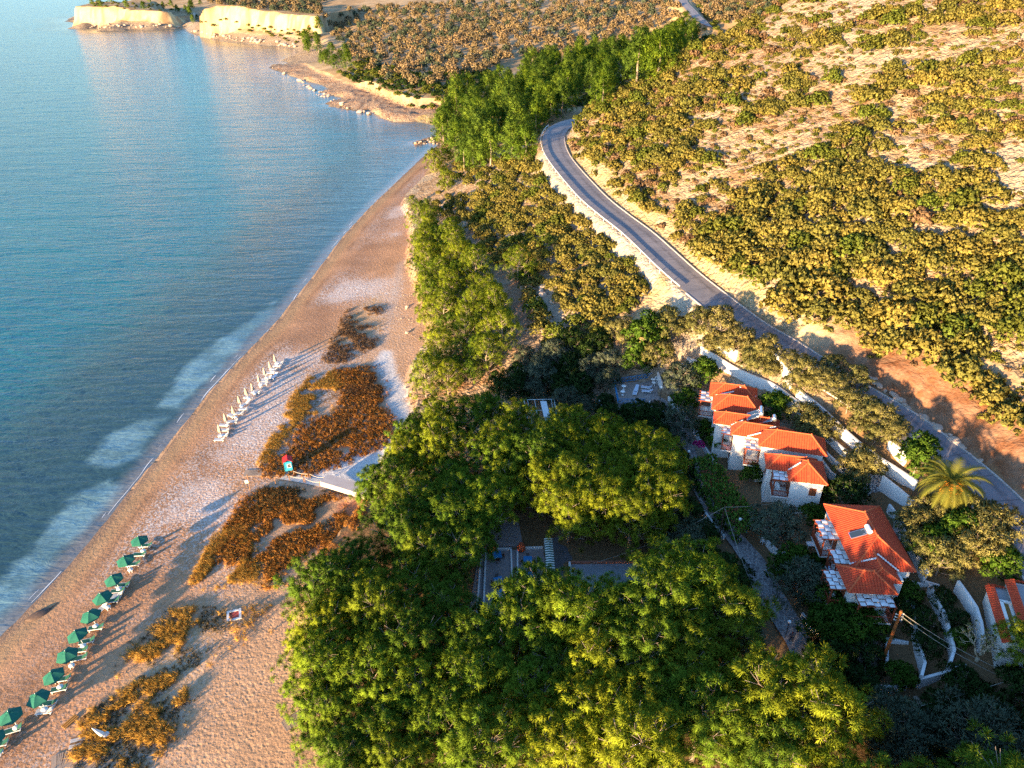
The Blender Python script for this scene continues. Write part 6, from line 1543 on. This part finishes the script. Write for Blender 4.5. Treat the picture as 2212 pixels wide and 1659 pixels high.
# ---- kiosk, rope fence, walkways
def kiosk():
    P = on(625, 1017); e = empty('beach_kiosk', P, R(18)); e.scale = (.92,)*3; tag(e, 'narrow turquoise beach hut with a red roof beside the rope fence', 'beach hut')
    m = mottled('turquoise_boards', (.03, .30, .45), (.04, .37, .53), 5, .7); V = []; Fc = []
    for i in range(7): bx(V, Fc, (-.6+.2*i, -.62, 1.2), XA, YA, ZA, .185, .05, 2.4); bx(V, Fc, (-.62, -.6+.2*i, 1.2), XA, YA, ZA, .05, .185, 2.4); bx(V, Fc, (.62, -.6+.2*i, 1.2), XA, YA, ZA, .05, .185, 2.4); bx(V, Fc, (-.6+.2*i, .62, 1.2), XA, YA, ZA, .185, .05, 2.4)
    bx(V, Fc, (0, 0, 1.2), XA, YA, ZA, 1.2, 1.2, 2.38); new_obj('wall', V, Fc, m, e)
    V = []; Fc = []
    for k, (x0, x1, z0, z1) in enumerate(((-.85, 0, 2.4, 2.95), (0, .85, 2.95, 2.4))):
        for i in range(5):
            t0, t1 = i/5, (i+1)/5; k_ = len(V); za, zb = z0+(z1-z0)*t0, z0+(z1-z0)*t1; xa, xb = x0+(x1-x0)*t0, x0+(x1-x0)*t1
            V += [(xa, -.85, za), (xb, -.85, zb), (xb, .85, zb), (xa, .85, za)]+[(xa, -.85, za+.06), (xb, -.85, zb+.06), (xb, .85, zb+.06), (xa, .85, za+.06)]
            Fc += [(k_+3, k_+2, k_+1, k_), (k_+4, k_+5, k_+6, k_+7), (k_, k_+1, k_+5, k_+4), (k_+2, k_+3, k_+7, k_+6)]
    new_obj('roof', V, Fc, mottled('red_roof_boards', (.62, .015, .02), (.55, .02, .02), 4, .6), e)
    V = []; Fc = []; bx(V, Fc, (.15, -.66, 1.55), XA, YA, ZA, .55, .03, .7); w_ = new_obj('window', V, Fc, GLASS, e)
    V = []; Fc = []
    for x, z, sx, sz in ((.15, 1.92, .68, .07), (.15, 1.18, .68, .07), (-.16, 1.55, .07, .8), (.46, 1.55, .07, .8), (.15, 1.55, .6, .04)): bx(V, Fc, (x, -.68, z), XA, YA, ZA, sx, .05, sz)
    new_obj('frame', V, Fc, PLAST, w_)
    V = []; Fc = []; bx(V, Fc, (0, -.78, .1), XA, YA, ZA, 1.4, .3, .2); new_obj('step', V, Fc, m, e)
kiosk()
ROPE = mottled('rope', (.60, .52, .42), (.48, .40, .31), 9, .9); POSTW = mottled('post_wood', (.30, .17, .09), (.20, .11, .06), 5, .85)
cD = lambda a, b: ((900+a*.4331)/1.79385, (1730+b*.4331)/1.79385)
def rope_fence(pts, label):
    e = empty('rope_fence', (0, 0, 0)); tag(e, label, 'rope fence', 'rope fences of the beach walkway'); T_ = []
    for p in pts:
        P = on(*cD(*p)); V = []; Fc = []; tube(V, Fc, [P-ZA*.3, P+ZA*1.05], [.075, .07], 7); new_obj('post', V, Fc, POSTW, e); T_.append(P+ZA*.98)
    for a, b in ((0, 1), (2, 3)):
        A, B = T_[a], T_[b]; V = []; Fc = []; tube(V, Fc, [A+(B-A)*i/10-ZA*.35*4*(i/10)*(1-i/10)*(.5 if a == 0 else .8) for i in range(11)], [.035]*11, 6); new_obj('rope', V, Fc, ROPE, e)
rope_fence([(555,265),(682,290),(700,290),(828,322)], 'rope fence on the far side of the walkway next to the turquoise hut')
rope_fence([(515,305),(642,325),(655,330),(788,362)], 'rope fence on the near side of the walkway to the beach')
PLANK = mottled('weathered_planks', (.46, .33, .23), (.36, .25, .17), 3, .9)
def plank_walk(name, px, label, wid, n, lift=.08):
    P = [on(x, y) for x, y in px]; Q = spline([np.array(p) for p in P], .05); L = len(Q); V = []; Fc = []
    for k in range(n):
        i = min(L-2, int((k+.5)/n*(L-1))); q = Q[i].copy(); t = Q[min(i+8, L-1)]-Q[max(i-8, 0)]; t[2] = 0; t /= np.linalg.norm(t); s = np.array([-t[1], t[0], 0]); q[2] = float(height(q[0], q[1]))+lift+rr.uniform(-.01, .01)
        st = sum(np.linalg.norm(Q[j+1]-Q[j]) for j in range(0, L-1))/n; bx(V, Fc, q, t, s, ZA, st*.8, wid*rr.uniform(.96, 1.03), .05)
    o = new_obj(name, V, Fc, PLANK); tag(o, label, 'boardwalk'); return o
plank_walk('boardwalk', [(528,1024),(560,1022),(606,1026)], 'plank boardwalk on the sand between the thin pole and the turquoise hut', 1.8, 32)
plank_walk('boardwalk', [(700,1514),(650,1548),(612,1572)], 'narrow slatted boardwalk half buried beside the pine grove', 1.5, 46, .05)
plank_walk('boardwalk', [(112,1652),(150,1640),(205,1648),(245,1668)], 'plank boardwalk along the bottom edge beside the grassy dune', 2.0, 44)
ribbon('walkway', [(610,1030,1.6),(650,1036,1.7),(700,1046,1.8)], SLAB, .0)
def slab():
    P = [on(*cD(*p)) for p in ((870,318),(1215,370),(1215,450),(795,388))]; z = max(p[2] for p in P)+.12; V = [np.array([p[0], p[1], z]) for p in P]; V += [v-ZA*.9 for v in V]
    o = new_obj('walkway', V, [(0, 1, 2, 3), (7, 6, 5, 4), (0, 4, 5, 1), (1, 5, 6, 2), (2, 6, 7, 3), (3, 7, 4, 0)], mottled('pinkish_concrete', (.52, .45, .42), (.44, .37, .34), 1., .9, .01, 10)); tag(o, kind='structure')
slab()
def post(name, px, hh, r, label, sign=None):
    P = on(*px); e = empty(name, P, rr.uniform(-.2, .2)); tag(e, label, 'post'); V = []; Fc = []; tube(V, Fc, [(0, 0, -.3), (.02, 0, hh)], [r, r*.85], 7); new_obj('pole', V, Fc, POSTW, e)
    if sign: V = []; Fc = []; bx(V, Fc, (-.28, -.05, hh*.55), XA, YA, ZA, .5, .04, .5); new_obj('board', V, Fc, PLAST, e)
post('sign_post', cD(162,392), 3.2, .07, 'tall thin wooden post with a small white board at the beach entrance', True)
post('wooden_post', cD(390,345), 1.7, .07, 'single short wooden post between the dune and the walkway')
post('wooden_post', ((700+1210*.482)/1.79385, (1200+1010*.482)/1.79385), 1.4, .06, 'thin post standing in the orange scrub of the larger dune')
post('wooden_post', ((700+1622*.482)/1.79385, (1200+1065*.482)/1.79385), 1.3, .06, 'thin post at the shingle edge beside the pines')
def low_slab(px, sx, sy, h_, m, label, rz, name='concrete_slab', cat='slab'):
    P = on(*px); o = box_obj(name, (P[0], P[1], P[2]+h_/2), (sx, sy, h_), m, None, rz); tag(o, label, cat); return o
low_slab(cD(205,505), 2.2, 2.0, .25, SLAB, 'pale concrete slab lying in the scrub of the nearer dune', .5)
e = empty('fire_pit', on(506, 1330), .35); tag(e, 'square white-edged pit with a red centre on the open sand', 'pit'); V = []; Fc = []
for x, y, sx, sy in ((-.75, 0, .3, 1.8), (.75, 0, .3, 1.8), (0, -.75, 1.2, .3), (0, .75, 1.2, .3)): bx(V, Fc, (x, y, .08), XA, YA, ZA, sx, sy, .2)
new_obj('edging', V, Fc, WHITE, e); V = []; Fc = []; bx(V, Fc, (0, 0, .06), XA, YA, ZA, 1.15, 1.15, .12); new_obj('cover', V, Fc, mottled('faded_red', (.50, .07, .05), (.42, .09, .07), 4, .85), e)
e = empty('pallet', on(168, 1604), .3); tag(e, 'grey wooden pallet lying on the grassy dune', 'pallet')
for i in range(6): V = []; Fc = []; bx(V, Fc, (0, -.62+.25*i, .16), XA, YA, ZA, 1.5, .2, .05); new_obj('slat', V, Fc, POSTW if i % 3 == 2 else SLAB, e)
for x in (-.65, 0, .65): V = []; Fc = []; bx(V, Fc, (x, 0, .07), XA, YA, ZA, .12, 1.4, .13); new_obj('bearer', V, Fc, POSTW, e)
e = empty('plank_stack', on(152, 1560), 1.1); tag(e, 'three orange wooden planks lying at the edge of the grassy dune', 'planks')
for i in range(3): V = []; Fc = []; bx(V, Fc, (0, -.25+.25*i, .1+.02*i), XA, YA, ZA, 1.7, .16, .12); new_obj('plank', V, Fc, mottled('orange_wood', (.55, .26, .06), (.45, .2, .05), 4, .8), e)
def white_parasol():
    P = on(228, 1590); e = empty('folded_parasol', P, .3); e.rotation_euler = (R(12), R(-16), .3); tag(e, 'folded white parasol leaning on a white table in the dune grass', 'parasol')
    V = []; Fc = []; tube(V, Fc, [(0, 0, -.2), (0, 0, 2.4)], [.035, .03], 8); new_obj('pole', V, Fc, PLAST, e); V = []; Fc = []; tube(V, Fc, [(0, 0, .5), (0, 0, .8), (0, 0, 1.6), (0, 0, 2.5)], [.26, .27, .18, .03], 12); new_obj('canopy', V, Fc, PLAST, e)
    V = []; Fc = []; tube(V, Fc, [(-.2, 0, .55), (-.13, 0, 1.3)], [.07, .05], 6); new_obj('stripe', V, Fc, mat('red_trim', (.55, .05, .03), .7), e)
white_parasol(); place_copy('bt', btable, on(231, 1592), .2, 'small white table under the folded white parasol in the dune grass', 'table')
# driftwood near the waterline
DW = mottled('driftwood', (.10, .065, .05), (.16, .11, .085), 4, .9)
for (x, y), s, lab in ((cA(255,650), 1.2, 'dark weathered boat hull lying upside down near the waterline'),):
    V = []; Fc = []; n = 14
    for i in range(9):
        t = i/8*2-1; w_ = .75*(1-t*t)**.6+.02; hg = .42*(1-.5*t*t)
        for j in range(n): a = math.pi*j/(n-1); V.append((t*1.6, w_*math.cos(a), hg*math.sin(a)-.02))
        if i:
            for j in range(n-1): k = (i-1)*n; Fc.append((k+j, k+n+j, k+n+j+1, k+j+1))
    e = empty('overturned_boat', on(x, y), .75); tag(e, lab, 'boat'); new_obj('hull', V, Fc, DW, e, True); V = []; Fc = []; tube(V, Fc, [(-1.6, 0, .2), (0, 0, .42), (1.6, 0, .2)], [.05, .05, .05], 5); new_obj('keel', V, Fc, DW, e); V = []; Fc = []; tube(V, Fc, [(1.5, .1, .1), (2.4, .4, .15)], [.05, .04], 5); new_obj('pole', V, Fc, mottled('red_timber', (.30, .06, .03), (.2, .05, .03), 4, .8), e)
# ------------------------------------------------------------------ dune vegetation, rocks
def ground_tufts(name, poly, z, n, m, rad, nl, ln, wd, label, seed, thr=-.2, ns=4., cat='scrub', up=.7):
    rng = np.random.default_rng(seed); W = polyW(poly, z); a = np.array(W); ce = []
    x = rng.uniform(a[:, 0].min(), a[:, 0].max(), n*6); y = rng.uniform(a[:, 1].min(), a[:, 1].max(), n*6)
    k = inpoly(x+.8*rng.normal(size=x.size), y+.8*rng.normal(size=x.size), W) & (fbm(x, y, ns, seed, 3) > thr); x = x[k][:n]; y = y[k][:n]
    ce = np.stack([x, y, height(x, y)+rad*.35], 1); od = rng.normal(size=ce.shape)*.35+np.array([0, 0, up]); od /= np.linalg.norm(od, axis=1)[:, None]
    me = foliage_mesh(name, [tufts(ce, od, rad*(.5+.9*rng.random(len(ce))), nl, ln, wd, rng, .8)], m); o = link(name, me); tag(o, label, cat, kind='stuff')
L_RUST = leaf_material('rusty_scrub', (.42, .18, .045), (.54, .26, .065), (.42, .18, .045), .2, .35)
L_BROWN = leaf_material('brown_scrub', (.22, .12, .065), (.30, .17, .08), (.22, .12, .06), .2, .35)
L_GOLD = leaf_material('golden_grass', (.62, .35, .07), (.74, .45, .11), (.62, .36, .08), .35)
L_SAGE = leaf_material('sage_scrub', (.12, .10, .055), (.16, .13, .07), (.12, .10, .05), .2)
c5 = lambda l: [(390.2+.2687*a, 668.9+.2687*b) for a, b in l]
ground_tufts('dune_scrub', c5([(1180,430),(1480,400),(1600,600),(1620,760),(1740,920),(1720,980),(1600,1070),(1380,1170),(1000,1270),(720,1270),(600,1230),(720,1080),(860,1000),(960,850),(1250,770),(1300,600)]), 3.6, 3600, L_RUST, .34, 22, .34, .07, 'rust-coloured low scrub covering the larger dune', 81, -.16)
ground_tufts('dune_scrub', c5([(1250,430),(1500,400),(1620,620),(1560,700),(1330,640)]), 3.4, 900, L_BROWN, .3, 20, .3, .07, 'grey-brown scrub at the back of the larger dune', 82, -.05)
ground_tufts('dune_grass', c5([(1040,480),(1200,430),(1300,560),(1250,740),(960,810),(830,950),(640,1190),(600,1150),(900,620)]), 3.2, 2600, L_GOLD, .26, 18, .42, .04, 'golden grass on the seaward face of the larger dune', 83, -.12, up=1.)
ground_tufts('dune_grass', c5([(1330,-60),(1590,-60),(1560,290),(1250,400),(1110,370),(1230,180)]), 2.6, 1300, L_DRY, .34, 20, .34, .06, 'brown tussocks on the flat dune behind the far end of the beach', 84, -.04, 2.6)
ground_tufts('dune_scrub', [(470,1130),(520,1060),(570,1035),(610,1045),(690,1055),(735,1070),(745,1085),(690,1160),(620,1200),(580,1250),(555,1255),(530,1200),(460,1190)], 3.4, 3200, L_RUST, .33, 22, .33, .07, 'rust-coloured low scrub covering the nearer dune', 85, -.14)
ground_tufts('dune_scrub', [(530,1060),(580,1032),(640,1045),(700,1058),(690,1075),(600,1070),(540,1090)], 3.4, 500, L_SAGE, .36, 22, .33, .08, 'olive-brown scrub along the walkway on the nearer dune', 86, -.1)
ground_tufts('dune_grass', [(410,1250),(440,1170),(500,1120),(540,1200),(560,1255),(520,1230),(470,1260)], 2.8, 1300, L_GOLD, .26, 18, .42, .045, 'golden grass on the seaward face of the nearer dune', 87, -.1, up=1.)
DC = [(390,1300),(480,1310),(500,1330),(440,1400),(440,1480),(380,1540),(330,1670),(110,1670),(130,1600),(200,1500),(260,1430),(310,1360)]
ground_tufts('dune_grass', DC, 2.4, 1500, L_GOLD, .33, 22, .42, .05, 'clumps of golden grass scattered over the low foredune', 88, .03, 2.2, up=1.)
ground_tufts('dune_scrub', DC, 2.4, 1500, L_SAGE, .2, 14, .2, .06, 'grey-green ground plants between the golden grass clumps', 89, .0, 3.)
ground_tufts('dune_grass', [(500,1310),(560,1290),(620,1200),(700,1120),(640,1300),(580,1350),(500,1400),(480,1350)], 2.5, 170, L_GOLD, .28, 18, .36, .05, 'scattered dry golden tussocks on the open sand beside the pines', 90, .06, 2.)
ground_tufts('dune_grass', [(700,1130),(740,1075),(790,1080),(790,1110),(720,1180),(690,1200)], 3.2, 500, L_RUST, .26, 16, .3, .06, 'reddish grass between the nearer dune and the pine grove', 91, -.1)
STONE = mottled('limestone', (.55, .43, .33), (.38, .27, .20), 1.6, .95, .05, 4)
def rock_proto(seed):
    rng = np.random.default_rng(seed); b = bmesh.new(); bmesh.ops.create_icosphere(b, subdivisions=2, radius=.5)
    for v in b.verts:
        p = np.array(v.co); n = fbm(np.array(p[0]*3+seed), np.array(p[1]*3+p[2]*2.3), .9, seed, 3); v.co *= 1+.7*float(n)
        v.co.z *= .75
    me = bpy.data.meshes.new('boulder'); b.to_mesh(me); b.free(); me.materials.append(STONE); return me
ROCKS = [rock_proto(i) for i in range(5)]
def rocks(poly, n, s0, s1, seed, label, group, lift=0.):
    rnd = random.Random(seed); k = 0
    while k < n:
        x = rnd.uniform(min(p[0] for p in poly), max(p[0] for p in poly)); y = rnd.uniform(min(p[1] for p in poly), max(p[1] for p in poly))
        if not inpoly(np.array(x), np.array(y), poly): continue
        P = on(x, y); k += 1; o = bpy.data.objects.new('boulder', rnd.choice(ROCKS)); COL.objects.link(o); s = s0+(s1-s0)*rnd.random()**2
        o.location = (P[0], P[1], P[2]+.15*s); o.rotation_euler = (rnd.uniform(-.4, .4), rnd.uniform(-.4, .4), rnd.uniform(0, 6)); o.scale = (s*1.2, s, s*rnd.uniform(.6, 1)); tag(o, label, 'boulder', group)
rocks([(1120,600),(1150,590),(1200,650),(1230,700),(1180,730),(1140,680)], 46, .5, 1.9, 5, 'pale boulder in the stony gap between the slope shrubs', 'boulders in the stony gap')
rocks([(1040,430),(1100,390),(1120,420),(1060,520),(1020,560)], 36, .5, 1.6, 6, 'pale boulder on the scree strip above the beach pines', 'boulders on the scree strip')
rocks([(860,640),(900,620),(920,700),(900,740),(850,700)], 16, .3, .9, 7, 'small stone lying on the pink sand behind the shingle', 'stones on the pink sand')
rocks(c7([(1130,190),(1250,260),(1500,450),(1750,620),(1900,760),(1960,830),(1880,760),(1600,540),(1300,330)]), 60, .4, 1.5, 8, 'stone on the red earth bank above the road', 'stones of the red bank')
rocks(c8([(1040,1260),(1180,1260),(1330,1500),(1330,1640),(1200,1640),(1150,1400)]), 46, .3, .9, 9, 'pale stone in the shaded rubble strip', 'stones of the rubble strip')
rocks([(580,140),(620,160),(700,200),(760,236),(850,255),(860,262),(760,240),(690,208),(600,160)], 40, 1.0, 3.6, 10, 'rough rock on the far rocky shore', 'rocks of the far shore')
rocks([(405,66),(440,78),(560,94),(640,104),(640,96),(560,86),(440,68)], 60, 1.5, 4.5, 11, 'pale rock at the foot of the far cliff', 'rocks under the far cliff')
rocks([(150,60),(230,62),(390,60),(390,54),(240,52),(200,56)], 40, 1.5, 5., 12, 'pale rock at the foot of the headland cliff', 'rocks under the headland cliff')
rocks([(892,310),(940,298),(945,312),(920,312)], 22, .6, 1.8, 13, 'brown rock of the small spit at the end of the beach', 'rocks of the small spit')
